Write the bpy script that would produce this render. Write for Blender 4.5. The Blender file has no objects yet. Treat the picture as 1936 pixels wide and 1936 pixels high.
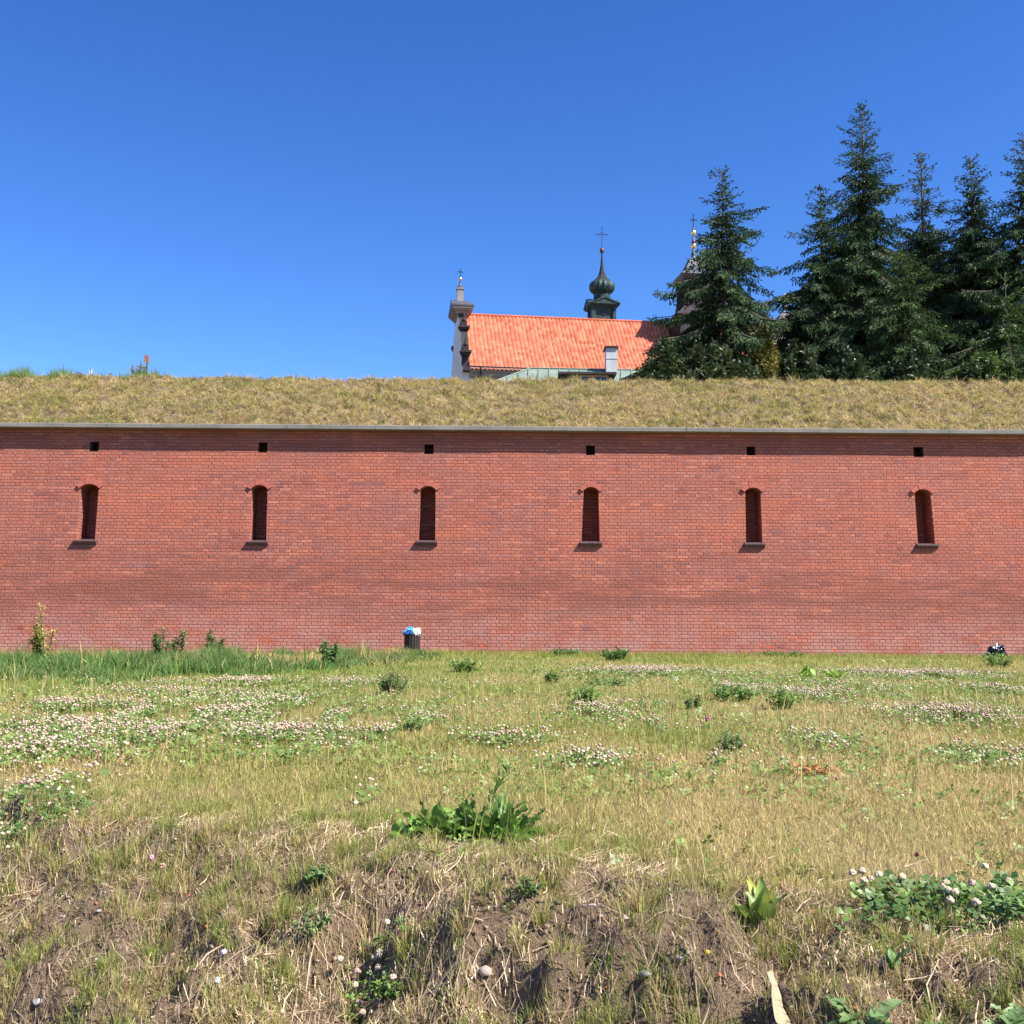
import bpy, math, random
import numpy as np
from mathutils import Vector, Matrix, geometry
R = math.radians
S = bpy.context.scene
C = S.collection
rng = np.random.default_rng(7)
random.seed(7)

# ---------------------------------------------------------------- camera, sky, sun, exposure
FPX, HALF = 2170.0, 968.0
PITCH, ROLL, CZ = R(5.4), R(0.42), 0.75
cam_d = bpy.data.cameras.new('camera'); cam = bpy.data.objects.new('camera', cam_d); C.objects.link(cam)
S.camera = cam
cam_d.sensor_width = 36; cam_d.sensor_fit = 'HORIZONTAL'; cam_d.lens = FPX / 1936 * 36
cam_d.clip_start = 0.05; cam_d.clip_end = 3000
fw = Vector((0, math.cos(PITCH), math.sin(PITCH)))
up0 = Vector((0, -math.sin(PITCH), math.cos(PITCH))); rt0 = Vector((1, 0, 0))
rt = rt0 * math.cos(ROLL) + up0 * math.sin(ROLL)
up = up0 * math.cos(ROLL) - rt0 * math.sin(ROLL)
m = Matrix((rt, up, -fw)).transposed().to_4x4(); m.translation = Vector((0, 0, CZ)); cam.matrix_world = m

SUN_EL, SUN_AZ = 50.0, 63.0          # azimuth from the wall's normal towards the right
ce = math.cos(R(SUN_EL))
SD = Vector((math.sin(R(SUN_AZ)) * ce, -math.cos(R(SUN_AZ)) * ce, math.sin(R(SUN_EL))))
W = bpy.data.worlds.new('World'); S.world = W; W.use_nodes = True
wn = W.node_tree; bg = wn.nodes['Background']
sky = wn.nodes.new('ShaderNodeTexSky'); sky.sky_type = 'NISHITA'; sky.sun_disc = False
sky.sun_elevation = R(SUN_EL); sky.sun_rotation = math.atan2(SD.x, SD.y)
sky.air_density = 1.0; sky.dust_density = 0.3; sky.ozone_density = 4.5; sky.altitude = 200
hs = wn.nodes.new('ShaderNodeHueSaturation'); hs.inputs['Saturation'].default_value = 1.2; hs.inputs['Hue'].default_value = 0.508
wn.links.new(sky.outputs[0], hs.inputs['Color']); gm = wn.nodes.new('ShaderNodeGamma'); gm.inputs[1].default_value = 1.28; wn.links.new(hs.outputs[0], gm.inputs[0]); wn.links.new(gm.outputs[0], bg.inputs['Color'])
bg.inputs['Strength'].default_value = 0.062
sl = bpy.data.lights.new('sun', 'SUN'); sl.energy = 5.0; sl.angle = R(0.5); sl.color = (1.0, 0.95, 0.87)
so = bpy.data.objects.new('sun', sl); C.objects.link(so)
so.rotation_euler = SD.to_track_quat('Z', 'Y').to_euler()
S.view_settings.view_transform = 'Standard'; S.view_settings.look = 'None'
S.view_settings.exposure = 1.2; S.view_settings.gamma = 1

# ---------------------------------------------------------------- helpers
def ray(px, py): return (fw * FPX + rt * (px - HALF) + up * (HALF - py)).normalized()
def P(px, py, Y):
    d = ray(px, py); t = Y / d.y
    return Vector((d.x * t, Y, CZ + d.z * t))
_tab = np.random.default_rng(3).random((256, 256))
def vn(x, y):
    xi = np.floor(x).astype(int); yi = np.floor(y).astype(int); fx = x - xi; fy = y - yi
    fx = fx * fx * (3 - 2 * fx); fy = fy * fy * (3 - 2 * fy)
    a = _tab[xi & 255, yi & 255]; b = _tab[(xi + 1) & 255, yi & 255]; c = _tab[xi & 255, (yi + 1) & 255]; d = _tab[(xi + 1) & 255, (yi + 1) & 255]
    return (a * (1 - fx) + b * fx) * (1 - fy) + (c * (1 - fx) + d * fx) * fy
def fbm(x, y, o=4, s=0.0):
    v = 0; a = 0.5; t = 0
    for k in range(o):
        v = v + a * vn(x * 2 ** k + 17.3 * k + s, y * 2 ** k - 9.1 * k + s * 1.7); t += a; a *= 0.5
    return v / t
def sst(a, b, x):
    t = np.clip((x - a) / (b - a), 0, 1); return t * t * (3 - 2 * t)
def edge_s(x, y): return (x * 0.6 + (y - 3.55)) / 1.166 + 0.35 * (fbm(x * 0.9, y * 0.9, 3, 5) - 0.5) * 2
def gh(x, y):
    x = np.asarray(x, float); y = np.asarray(y, float)
    s = edge_s(x, y); near = np.exp(-((x / 9) ** 2 + (y / 12) ** 2))
    bank = sst(0.25, -0.35, s)
    z = -0.85 * sst(0.05, -1.75, s)
    z = z + 0.035 * (fbm(x * 0.7, y * 0.7, 3, 2) - 0.5) * 2 * sst(25.5, 20, y)
    z = z + near * bank * (0.26 * (fbm(x * 2.6, y * 2.6, 4, 9) - 0.5) * 1.6 + 0.075 * (fbm(x * 9, y * 11, 3, 4) - 0.5) * 2 + 0.022 * (fbm(x * 27, y * 27, 2, 7) - 0.5) * 2)
    z = z - near * bank * 0.06 * sst(0.56, 0.72, fbm(x * 4.2, y * 4.2, 3, 31))
    z = z + near * (1 - bank) * 0.012 * (fbm(x * 8, y * 8, 2, 6) - 0.5)
    z = z - 0.15 * sst(-3, -9, x) * sst(14, 24, y)
    return z
def G(px, py):
    d = ray(px, py); z = 0.0
    for _ in range(25):
        if d.z >= -0.004: t = 25 / d.y
        else: t = (z - CZ) / d.z
        x, y = d.x * t, min(d.y * t, 25.6)
        z = 0.6 * z + 0.4 * float(gh(x, y))
    return Vector((x, y, float(gh(x, y))))

def tag(o, label=None, cat=None, group=None, kind=None):
    if label: o['label'] = label
    if cat: o['category'] = cat
    if group: o['group'] = group
    if kind: o['kind'] = kind
    return o
def empty(name, loc=(0, 0, 0), rz=0):
    o = bpy.data.objects.new(name, None); C.objects.link(o); o.location = loc; o.rotation_euler = (0, 0, rz); o.empty_display_size = 0.2
    return o
def link(name, me, mats, parent=None):
    o = bpy.data.objects.new(name, me); C.objects.link(o)
    for mt in (mats if isinstance(mats, (list, tuple)) else [mats]): me.materials.append(mt)
    if parent: o.parent = parent
    return o
class MB:
    def __init__(s): s.v = []; s.f = []; s.m = []; s.uv = []
    def face(s, pts, mi=0, uv=None):
        b = len(s.v); s.v += [tuple(p) for p in pts]; s.f.append(tuple(range(b, b + len(pts)))); s.m.append(mi)
        s.uv += list(uv) if uv else [(0, 0)] * len(pts)
    def mesh(s, vs, fs, mi=0):
        b = len(s.v); s.v += [tuple(p) for p in vs]
        for f in fs: s.f.append(tuple(b + i for i in f)); s.m.append(mi); s.uv += [(0, 0)] * len(f)
    def box(s, a, b, mi=0, M=None, taper=None):
        x0, y0, z0 = a; x1, y1, z1 = b
        v = [Vector(p) for p in ((x0, y0, z0), (x1, y0, z0), (x1, y1, z0), (x0, y1, z0), (x0, y0, z1), (x1, y0, z1), (x1, y1, z1), (x0, y1, z1))]
        if taper:
            cx, cy = (x0 + x1) / 2, (y0 + y1) / 2
            for q in v[4:]: q.x = cx + (q.x - cx) * taper; q.y = cy + (q.y - cy) * taper
        if M: v = [M @ q for q in v]
        s.mesh(v, [(0, 3, 2, 1), (4, 5, 6, 7), (0, 1, 5, 4), (1, 2, 6, 5), (2, 3, 7, 6), (3, 0, 4, 7)], mi)
    def lathe(s, prof, n=16, c=(0, 0), mi=0, rib=0.0, a0=0.0, capb=True):
        vs = []; fs = []
        for r, z in prof:
            for k in range(n):
                a = a0 + 2 * math.pi * k / n; rr = r * (1 + (rib if k % 2 else 0))
                vs.append((c[0] + rr * math.cos(a), c[1] + rr * math.sin(a), z))
        for i in range(len(prof) - 1):
            for k in range(n): fs.append((i * n + k, i * n + (k + 1) % n, (i + 1) * n + (k + 1) % n, (i + 1) * n + k))
        fs.append(tuple(range((len(prof) - 1) * n, len(prof) * n)))
        if capb: fs.append(tuple(reversed(range(n))))
        s.mesh(vs, fs, mi)
    def tube(s, pts, r, n=6, mi=0):
        pts = [Vector(p) for p in pts]; rs = r if isinstance(r, (list, tuple)) else [r] * len(pts); vs = []; fs = []
        for i, p in enumerate(pts):
            d = (pts[min(i + 1, len(pts) - 1)] - pts[max(i - 1, 0)]).normalized()
            a = d.cross(Vector((0.13, 0.2, 1)) if abs(d.z) < 0.9 else Vector((1, 0.1, 0))).normalized(); b = d.cross(a)
            for k in range(n):
                t = 2 * math.pi * k / n; vs.append(p + (a * math.cos(t) + b * math.sin(t)) * rs[i])
        for i in range(len(pts) - 1):
            for k in range(n): fs.append((i * n + k, i * n + (k + 1) % n, (i + 1) * n + (k + 1) % n, (i + 1) * n + k))
        fs.append(tuple(range(n))); fs.append(tuple(range((len(pts) - 1) * n, len(pts) * n)))
        s.mesh(vs, fs, mi)
    def prism(s, poly, M, d, mi=0):
        """poly in (u,z) of the local frame, extruded along local y by d"""
        n = len(poly); vs = [M @ Vector((u, 0, z)) for u, z in poly] + [M @ Vector((u, d, z)) for u, z in poly]
        fs = [tuple(range(n)), tuple(reversed(range(n, 2 * n)))] + [(i, i + n, (i + 1) % n + n, (i + 1) % n) for i in range(n)]
        s.mesh(vs, fs, mi)
    def build(s, name, mats, parent=None, smooth=False):
        me = bpy.data.meshes.new(name); me.from_pydata(s.v, [], s.f)
        uvl = me.uv_layers.new(name='UVMap'); uvl.data.foreach_set('uv', np.array(s.uv, 'f').ravel())
        me.polygons.foreach_set('material_index', np.array(s.m, 'i'))
        if smooth: me.polygons.foreach_set('use_smooth', np.ones(len(s.f), bool))
        me.update()
        return link(name, me, mats, parent)
def big(name, V, tris, quads, mats, col=None, parent=None, smooth=False):
    V = np.asarray(V, 'f').reshape(-1, 3)
    tris = np.asarray(tris if tris is not None else np.zeros((0, 3)), 'i').reshape(-1, 3); quads = np.asarray(quads if quads is not None else np.zeros((0, 4)), 'i').reshape(-1, 4)
    me = bpy.data.meshes.new(name); me.vertices.add(len(V)); me.vertices.foreach_set('co', V.ravel())
    L = np.concatenate([tris.ravel(), quads.ravel()]).astype('i')
    st = np.concatenate([np.arange(len(tris)) * 3, len(tris) * 3 + np.arange(len(quads)) * 4]).astype('i')
    me.loops.add(len(L)); me.loops.foreach_set('vertex_index', L)
    me.polygons.add(len(st)); me.polygons.foreach_set('loop_start', st)
    if smooth: me.polygons.foreach_set('use_smooth', np.ones(len(st), bool))
    me.update(calc_edges=True); me.validate()
    if col is not None:
        ca = me.color_attributes.new('Col', 'FLOAT_COLOR', 'POINT')
        c4 = np.ones((len(V), 4), 'f'); c4[:, :3] = col; ca.data.foreach_set('color', c4.ravel())
    return link(name, me, mats, parent)

# ---------------------------------------------------------------- materials
def mat(name):
    mt = bpy.data.materials.new(name); mt.use_nodes = True; nt = mt.node_tree
    return mt, nt, nt.nodes['Principled BSDF']
def nd(nt, typ, **kw):
    n = nt.nodes.new(typ)
    for k, v in kw.items():
        if k in n.inputs: n.inputs[k].default_value = v
        else: setattr(n, k, v)
    return n
def ramp(nt, fac, stops):
    r = nt.nodes.new('ShaderNodeValToRGB'); e = r.color_ramp.elements
    while len(e) < len(stops): e.new(0.5)
    for q, (p, c) in zip(e, stops): q.position = p; q.color = (*c, 1)
    nt.links.new(fac, r.inputs[0]); return r.outputs[0]
def mix(nt, fac, a, b, mode='MIX'):
    n = nt.nodes.new('ShaderNodeMix'); n.data_type = 'RGBA'; n.blend_type = mode
    for sock, v in ((n.inputs[0], fac), (n.inputs[6], a), (n.inputs[7], b)):
        if hasattr(v, 'is_output'): nt.links.new(v, sock)
        elif isinstance(v, (int, float)): sock.default_value = v
        else: sock.default_value = (*v, 1)
    return n.outputs[2]
def noise(nt, scale, detail=5, vec=None, rough=0.55, dist=0.0):
    n = nd(nt, 'ShaderNodeTexNoise', Scale=scale, Detail=detail, Roughness=rough, Distortion=dist)
    if vec is not None: nt.links.new(vec, n.inputs['Vector'])
    return n.outputs[0]
def mapped(nt, scale=(1, 1, 1), src='Object'):
    tc = nt.nodes.new('ShaderNodeTexCoord'); mp = nt.nodes.new('ShaderNodeMapping'); mp.inputs['Scale'].default_value = scale
    nt.links.new(tc.outputs[src], mp.inputs[0]); return mp.outputs[0]
def bump(nt, bs, h, strength=0.5, dist=0.02):
    b = nd(nt, 'ShaderNodeBump', Strength=strength, Distance=dist); nt.links.new(h, b.inputs['Height']); nt.links.new(b.outputs[0], bs.inputs['Normal'])
def rough_mat(name, c1, c2, scale=3, rough=0.85, bs=0.4, bd=0.02, metal=0, spec=0.3, stretch=(1, 1, 1)):
    mt, nt, b = mat(name); v = mapped(nt, stretch); n = noise(nt, scale, 8, v, 0.65)
    nt.links.new(ramp(nt, n, [(0.3, c1), (0.7, c2)]), b.inputs['Base Color'])
    b.inputs['Roughness'].default_value = rough; b.inputs['Metallic'].default_value = metal; b.inputs['Specular IOR Level'].default_value = spec
    bump(nt, b, noise(nt, scale * 6, 6, v, 0.7), bs, bd); return mt
def foliage_mat(name, trans=0.35, rough=0.6, gain=1.0, spec=0.25):
    mt, nt, b = mat(name); at = nd(nt, 'ShaderNodeAttribute', attribute_name='Col')
    tr = nt.nodes.new('ShaderNodeBsdfTranslucent'); mx = nt.nodes.new('ShaderNodeMixShader'); mx.inputs[0].default_value = trans
    nt.links.new(at.outputs[0], b.inputs['Base Color']); nt.links.new(at.outputs[0], tr.inputs[0])
    b.inputs['Roughness'].default_value = rough; b.inputs['Specular IOR Level'].default_value = spec
    nt.links.new(b.outputs[0], mx.inputs[1]); nt.links.new(tr.outputs[0], mx.inputs[2])
    nt.links.new(mx.outputs[0], nt.nodes['Material Output'].inputs[0]); return mt

def brick_mat(name='brick', pal=None):
    mt, nt, b = mat(name)
    tc = nt.nodes.new('ShaderNodeTexCoord'); uv = tc.outputs['UV']
    n0 = nd(nt, 'ShaderNodeTexNoise', Scale=9.0, Detail=3); nt.links.new(uv, n0.inputs['Vector'])
    sb = nd(nt, 'ShaderNodeVectorMath', operation='SUBTRACT'); nt.links.new(n0.outputs[1], sb.inputs[0]); sb.inputs[1].default_value = (.5, .5, .5)
    sc = nd(nt, 'ShaderNodeVectorMath', operation='MULTIPLY'); nt.links.new(sb.outputs[0], sc.inputs[0]); sc.inputs[1].default_value = (.016, .012, 0)
    ad = nd(nt, 'ShaderNodeVectorMath', operation='ADD'); nt.links.new(uv, ad.inputs[0]); nt.links.new(sc.outputs[0], ad.inputs[1])
    def bt(ms, sm):
        t = nd(nt, 'ShaderNodeTexBrick', Scale=1.0); t.inputs['Color1'].default_value = (0, 0, 0, 1); t.inputs['Color2'].default_value = (1, 1, 1, 1)
        t.inputs['Mortar'].default_value = (.5, .5, .5, 1); t.inputs['Mortar Size'].default_value = ms; t.inputs['Mortar Smooth'].default_value = sm
        t.inputs['Bias'].default_value = 0; t.inputs['Brick Width'].default_value = 0.27; t.inputs['Row Height'].default_value = 0.0755
        t.offset = 0.5; t.offset_frequency = 2; t.squash = 0.5; t.squash_frequency = 2
        nt.links.new(ad.outputs[0], t.inputs['Vector']); return t
    t1 = bt(0.0078, 0.35)
    col = ramp(nt, t1.outputs['Color'], pal or [(0.0, (.15, .045, .034)), (0.10, (.31, .090, .055)), (0.4, (.37, .113, .062)), (0.6, (.28, .086, .055)), (0.78, (.50, .180, .105)), (0.92, (.27, .112, .098)), (1.0, (.11, .055, .062))])
    # broad weathering: orange, mauve and grey areas
    big1 = noise(nt, 0.42, 5, mapped(nt, (1, 1, 2.0)), 0.6); big2 = noise(nt, 1.1, 6, mapped(nt, (.8, 1, 2.6)), 0.65, 0.3); big3 = noise(nt, 2.6, 5, mapped(nt, (.45, 1, 2.2)), 0.7)
    f1 = ramp(nt, big1, [(0.42, (0, 0, 0)), (0.62, (1, 1, 1))]); col = mix(nt, f1, col, mix(nt, 0.6, col, (.47, .125, .052)))
    f2 = ramp(nt, big2, [(0.45, (0, 0, 0)), (0.60, (1, 1, 1))]); col = mix(nt, f2, col, mix(nt, 0.5, col, (.25, .120, .110)))
    f3 = ramp(nt, big3, [(0.50, (0, 0, 0)), (0.66, (.8, .8, .8))]); col = mix(nt, f3, col, mix(nt, 0.5, col, (.17, .05, .04)))
    tc9 = nt.nodes.new('ShaderNodeTexCoord'); s9 = nt.nodes.new('ShaderNodeSeparateXYZ'); nt.links.new(tc9.outputs['Object'], s9.inputs[0])
    zb9 = ramp(nt, (lambda q: (nt.links.new(s9.outputs[2], q.inputs[0]), q.outputs[0])[1])(nd(nt, 'ShaderNodeMapRange', **{'From Max': 5.5})), [(.10, (.05, .05, .05)), (.18, (1, 1, 1)), (.30, (1, 1, 1)), (.46, (.12, .12, .12)), (.80, (.1, .1, .1)), (.93, (.9, .9, .9))])
    n9 = ramp(nt, noise(nt, 1.0, 7, mapped(nt, (.42, 1, 2.2)), .68, .4), [(.43, (0, 0, 0)), (.56, (1, 1, 1))]); m9 = nd(nt, 'ShaderNodeMath', operation='MULTIPLY'); nt.links.new(zb9, m9.inputs[0]); nt.links.new(n9, m9.inputs[1])
    col = mix(nt, m9.outputs[0], col, mix(nt, .72, col, (.105, .040, .028)))
    n8 = ramp(nt, noise(nt, 2.2, 5, mapped(nt, (2.2, 1, .16)), .6), [(.55, (0, 0, 0)), (.72, (.5, .5, .5))]); col = mix(nt, n8, col, mix(nt, .5, col, (.14, .05, .042)))
    # pale salts low on the wall
    tco = nt.nodes.new('ShaderNodeTexCoord'); sp = nt.nodes.new('ShaderNodeSeparateXYZ'); nt.links.new(tco.outputs['Object'], sp.inputs[0])
    zr = nd(nt, 'ShaderNodeMapRange'); nt.links.new(sp.outputs[2], zr.inputs[0]); zr.inputs[1].default_value = 1.3; zr.inputs[2].default_value = 0.05
    n4 = noise(nt, 1.7, 7, mapped(nt, (.7, 1, 1.6)), 0.7)
    mu = nd(nt, 'ShaderNodeMath', operation='MULTIPLY'); nt.links.new(zr.outputs[0], mu.inputs[0])
    f4 = ramp(nt, n4, [(0.38, (0, 0, 0)), (0.60, (.85, .85, .85))]); nt.links.new(f4, mu.inputs[1]); col = mix(nt, mu.outputs[0], col, (.38, .24, .21))
    # fine grain
    n5 = noise(nt, 60, 4, mapped(nt), 0.7); col = mix(nt, 0.35, col, mix(nt, n5, (.18, .05, .038), (.48, .17, .13)))
    mcol = mix(nt, noise(nt, 3, 4, mapped(nt)), (.155, .050, .036), (.25, .098, .072))
    col = mix(nt, t1.outputs['Fac'], col, mcol)
    nt.links.new(col, b.inputs['Base Color']); b.inputs['Roughness'].default_value = 0.86; b.inputs['Specular IOR Level'].default_value = 0.25
    t2 = bt(0.010, 0.8); inv = nd(nt, 'ShaderNodeMath', operation='MULTIPLY_ADD'); nt.links.new(t2.outputs['Fac'], inv.inputs[0]); inv.inputs[1].default_value = -1.0
    r2 = nd(nt, 'ShaderNodeMath', operation='MULTIPLY_ADD'); nt.links.new(t1.outputs['Color'], r2.inputs[0]); r2.inputs[1].default_value = 0.35; nt.links.new(noise(nt, 25, 4, mapped(nt)), r2.inputs[2])
    nt.links.new(r2.outputs[0], inv.inputs[2]); bump(nt, b, inv.outputs[0], 0.8, 0.02)
    return mt
M_brick = brick_mat()
M_arch = rough_mat('arch_brick', (.32, .085, .06), (.42, .13, .095), 9)
M_sill = rough_mat('dark_sill_brick', (.07, .045, .05), (.12, .07, .07), 8, 0.5)  # sill brick darker than the wall on every face
M_coping = rough_mat('concrete_coping', (.15, .142, .128), (.24, .226, .20), 1.6, 0.9, 0.4, 0.01)
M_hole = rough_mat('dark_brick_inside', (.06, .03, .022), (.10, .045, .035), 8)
M_grass = foliage_mat('grass_blade', 0.42)
M_leaf = foliage_mat('leaf', 0.3, 0.45, spec=0.4)
M_needle = foliage_mat('spruce_needle', 0.12, 0.6)
M_flower = foliage_mat('flower', 0.25, 0.7)
M_straw = foliage_mat('straw', 0.1, 0.8)
M_bark = rough_mat('bark', (.05, .035, .028), (.11, .08, .06), 6)
M_stone = rough_mat('field_stone', (.30, .21, .17), (.48, .36, .30), 14, 0.9, 0.6, 0.01)
M_greystone = rough_mat('grey_stone', (.25, .23, .22), (.45, .42, .40), 14, 0.9, 0.6, 0.01)
M_plaster = rough_mat('church_plaster', (.5, .5, .48), (.66, .65, .62), 1.2)
M_darkstone = rough_mat('church_dark_stone', (.022, .017, .019), (.042, .035, .037), 1.5)
M_beige = rough_mat('church_beige_stone', (.20, .17, .145), (.30, .26, .22), 1.5)
M_lead = rough_mat('lead_sheet', (.055, .058, .07), (.085, .09, .105), 1.5, 0.5, 0.2)
M_copper = rough_mat('green_copper', (.010, .020, .020), (.045, .08, .068), 1.6, 0.55, 0.3, 0.01, 0.2, stretch=(2, 2, .6))
M_copperroof = rough_mat('copper_roof', (.13, .18, .145), (.22, .275, .22), 1.3, 0.6, 0.3, 0.01, 0.1)
M_iron = rough_mat('dark_iron', (.02, .025, .03), (.05, .05, .055), 5, 0.5, metal=.6)
M_gold, _n, _b = mat('gilding'); _b.inputs['Base Color'].default_value = (.95, .68, .28, 1); _b.inputs['Metallic'].default_value = 0.9; _b.inputs['Roughness'].default_value = 0.28
M_redball = rough_mat('tarnished_copper', (.10, .035, .035), (.16, .06, .06), 6, 0.4, metal=.5)
M_yellowwood = rough_mat('varnished_pine', (.42, .24, .10), (.55, .33, .15), 3, 0.5, stretch=(1, 1, 6))
M_darkwood = rough_mat('dark_roof_board', (.03, .024, .022), (.06, .048, .043), 3)
M_glass, _n, _b = mat('window_glass'); _b.inputs['Base Color'].default_value = (.03, .045, .07, 1); _b.inputs['Roughness'].default_value = 0.06
M_chim = rough_mat('chimney_render', (.36, .38, .38), (.56, .57, .56), 2.2, 0.9)
M_palewall = rough_mat('pale_house_wall', (.5, .52, .54), (.62, .63, .64), 1)
# soil of the ground sheet: bare earth on the bank, thatch on the flat
def soil_mat():
    mt, nt, b = mat('soil'); v = mapped(nt)
    n1 = noise(nt, 3.0, 8, v, 0.65); n2 = noise(nt, 22, 8, v, 0.75); n3 = noise(nt, 90, 4, v, 0.7)
    soil = mix(nt, n2, (.105, .068, .040), (.40, .285, .18)); th = mix(nt, n2, (.20, .18, .06), (.46, .37, .16))
    at = nd(nt, 'ShaderNodeAttribute', attribute_name='Col')
    sep = nt.nodes.new('ShaderNodeSeparateColor'); nt.links.new(at.outputs[0], sep.inputs[0])
    c = mix(nt, sep.outputs[0], th, soil)
    c = mix(nt, ramp(nt, n3, [(0.55, (0, 0, 0)), (0.75, (.55, .55, .55))]), c, (.34, .27, .20))
    nt.links.new(c, b.inputs['Base Color']); b.inputs['Roughness'].default_value = 0.95; b.inputs['Specular IOR Level'].default_value = 0.15
    ad = nd(nt, 'ShaderNodeMath', operation='ADD'); nt.links.new(n2, ad.inputs[0]); nt.links.new(n3, ad.inputs[1]); bump(nt, b, ad.outputs[0], 1.0, 0.03); return mt
M_soil = soil_mat()
M_bank = rough_mat('rampart_earth', (.07, .05, .03), (.24, .18, .10), 3.0, 0.95, 0.8, 0.06)

# ---------------------------------------------------------------- ground sheet
def axis(lo, hi, st, far, g=1.22):
    a = list(np.arange(lo, hi + 1e-6, st)); d = st; x = hi
    while x < far: d = min(d * g, 40); x += d; a.append(x)
    d = st; x = lo
    while x > -far: d = min(d * g, 40); x -= d; a.insert(0, x)
    return np.array(a)
gx = axis(-2.9, 2.9, 0.014, 500); gy = axis(1.4, 6.2, 0.014, 700)
X, Y = np.meshgrid(gx, gy); Z = gh(X, Y)
# inside the rampart the sheet runs level
nx, ny = len(gx), len(gy); idx = np.arange(nx * ny).reshape(ny, nx)
q = np.stack([idx[:-1, :-1], idx[:-1, 1:], idx[1:, 1:], idx[1:, :-1]], -1).reshape(-1, 4)
colr = np.zeros((nx * ny, 3)); colr[:, 0] = np.clip(sst(0.25, -0.25, edge_s(X, Y)).ravel(), 0, 1)
go = big('ground', np.stack([X, Y, Z], -1), None, q, M_soil, colr, smooth=True); tag(go, kind='structure')

# ---------------------------------------------------------------- brick wall with loopholes
YW, BAT = 26.0, 0.125
wall = empty('brick_wall', (0, YW, 0)); tag(wall, 'long red brick fortress wall with six loopholes under a grey coping', 'wall')
zt = P(968, 813.5, 26.4).z                       # underside of the coping
def wy(z): return z * BAT                      # local y of the battered face
def onwall(px, py):                            # pixel -> local x, z on the battered face
    d = ray(px, py); t = (YW - BAT * 0) / d.y
    t = (YW + BAT * CZ) / (d.y - BAT * d.z); return d.x * t, CZ + d.z * t
wins = [((152.7, 186.9), (144.1, 179.5), 915, 1020), ((476, 505.5), (471.5, 503.5), 917, 1022), ((795, 823.4), (790.3, 823), 919, 1022),
        ((1103.5, 1131.5), (1099.5, 1134), 921, 1024), ((1409, 1438), (1410.5, 1441.5), 922, 1026), ((1729, 1759), (1735.5, 1768), 925, 1028)]
vents = [(169, 186, 835, 853), (488, 505, 836, 855), (802, 819.5, 840, 858), (1108, 1125, 842, 860), (1412, 1428.5, 844, 861), (1728, 1746.5, 845, 864)]
holes = []; warr = []; varr = []
for (t0, t1), (b0, b1), yt, yb in wins:
    xl0, z1 = onwall(t0, yt + 7); xl1, _ = onwall(t1, yt + 7); xb0, z0 = onwall(b0, yb); xb1, _ = onwall(b1, yb)
    rise = 0.085; n = 8; arc = []
    for k in range(n + 1):
        u = k / n; arc.append((xl1 + (xl0 - xl1) * u, z1 + rise * (1 - (2 * u - 1) ** 2)))
    holes.append([(xb0, z0), (xb1, z0)] + arc); warr.append((xb0, xb1, xl0, xl1, z0, z1, rise, n))
for x0, x1, y0, y1 in vents:
    a, zb = onwall(x0, y1); c, _ = onwall(x1, y1); _, ztp = onwall(x0, y0); varr.append((a, c, zb, ztp)); holes.append([(a, zb), (c, zb), (c, ztp), (a, ztp)])
XE = 62
rings = [[Vector((x, z, 0)) for x, z in ([(-XE, -0.6), (XE, -0.6), (XE, zt), (-XE, zt)])]] + [[Vector((x, z, 0)) for x, z in h] for h in holes]
flat = [v for r in rings for v in r]; tr = geometry.tessellate_polygon(rings)
w = MB()
for t in tr:
    pts = [flat[i] for i in t]
    if (pts[1] - pts[0]).cross(pts[2] - pts[0]).z < 0: pts.reverse()
    w.face([(p.x, wy(p.y), p.y) for p in pts], 0, [(p.x, p.y) for p in pts])
bk = 1.7
w.face([(-XE, bk, zt), (XE, bk, zt), (XE, bk, -.6), (-XE, bk, -.6)][::-1], 0, [(-XE, zt), (XE, zt), (XE, -.6), (-XE, -.6)])
w.face([(-XE, wy(zt), zt), (XE, wy(zt), zt), (XE, bk, zt), (-XE, bk, zt)], 0)
for sx in (-XE, XE): w.face([(sx, wy(-.6), -.6), (sx, bk, -.6), (sx, bk, zt), (sx, wy(zt), zt)], 0, [(0, -.6), (bk, -.6), (bk, zt), (0, zt)])
w.build('wall_face', M_brick, wall)
def niche(ring, depth, name, mt, back):
    b = MB(); n = len(ring); cx = sum(p[0] for p in ring) / n
    for i in range(n):
        p, q_ = ring[i], ring[(i + 1) % n]
        u = abs(q_[0] - p[0]) + abs(q_[1] - p[1]); hz = abs(q_[1] - p[1]) > abs(q_[0] - p[0])
        uv = [(0, p[1]), (0, q_[1]), (depth, q_[1]), (depth, p[1])] if hz else [(p[0], 0), (q_[0], 0), (q_[0], depth), (p[0], depth)]
        b.face([(p[0], wy(p[1]), p[1]), (q_[0], wy(q_[1]), q_[1]), (q_[0], wy(q_[1]) + depth, q_[1]), (p[0], wy(p[1]) + depth, p[1])], 0, uv)
    b.face([(p[0], wy(p[1]) + depth, p[1]) for p in ring], 1, [(p[0], p[1]) for p in ring])
    return b.build(name, [mt, back], wall)
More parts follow.
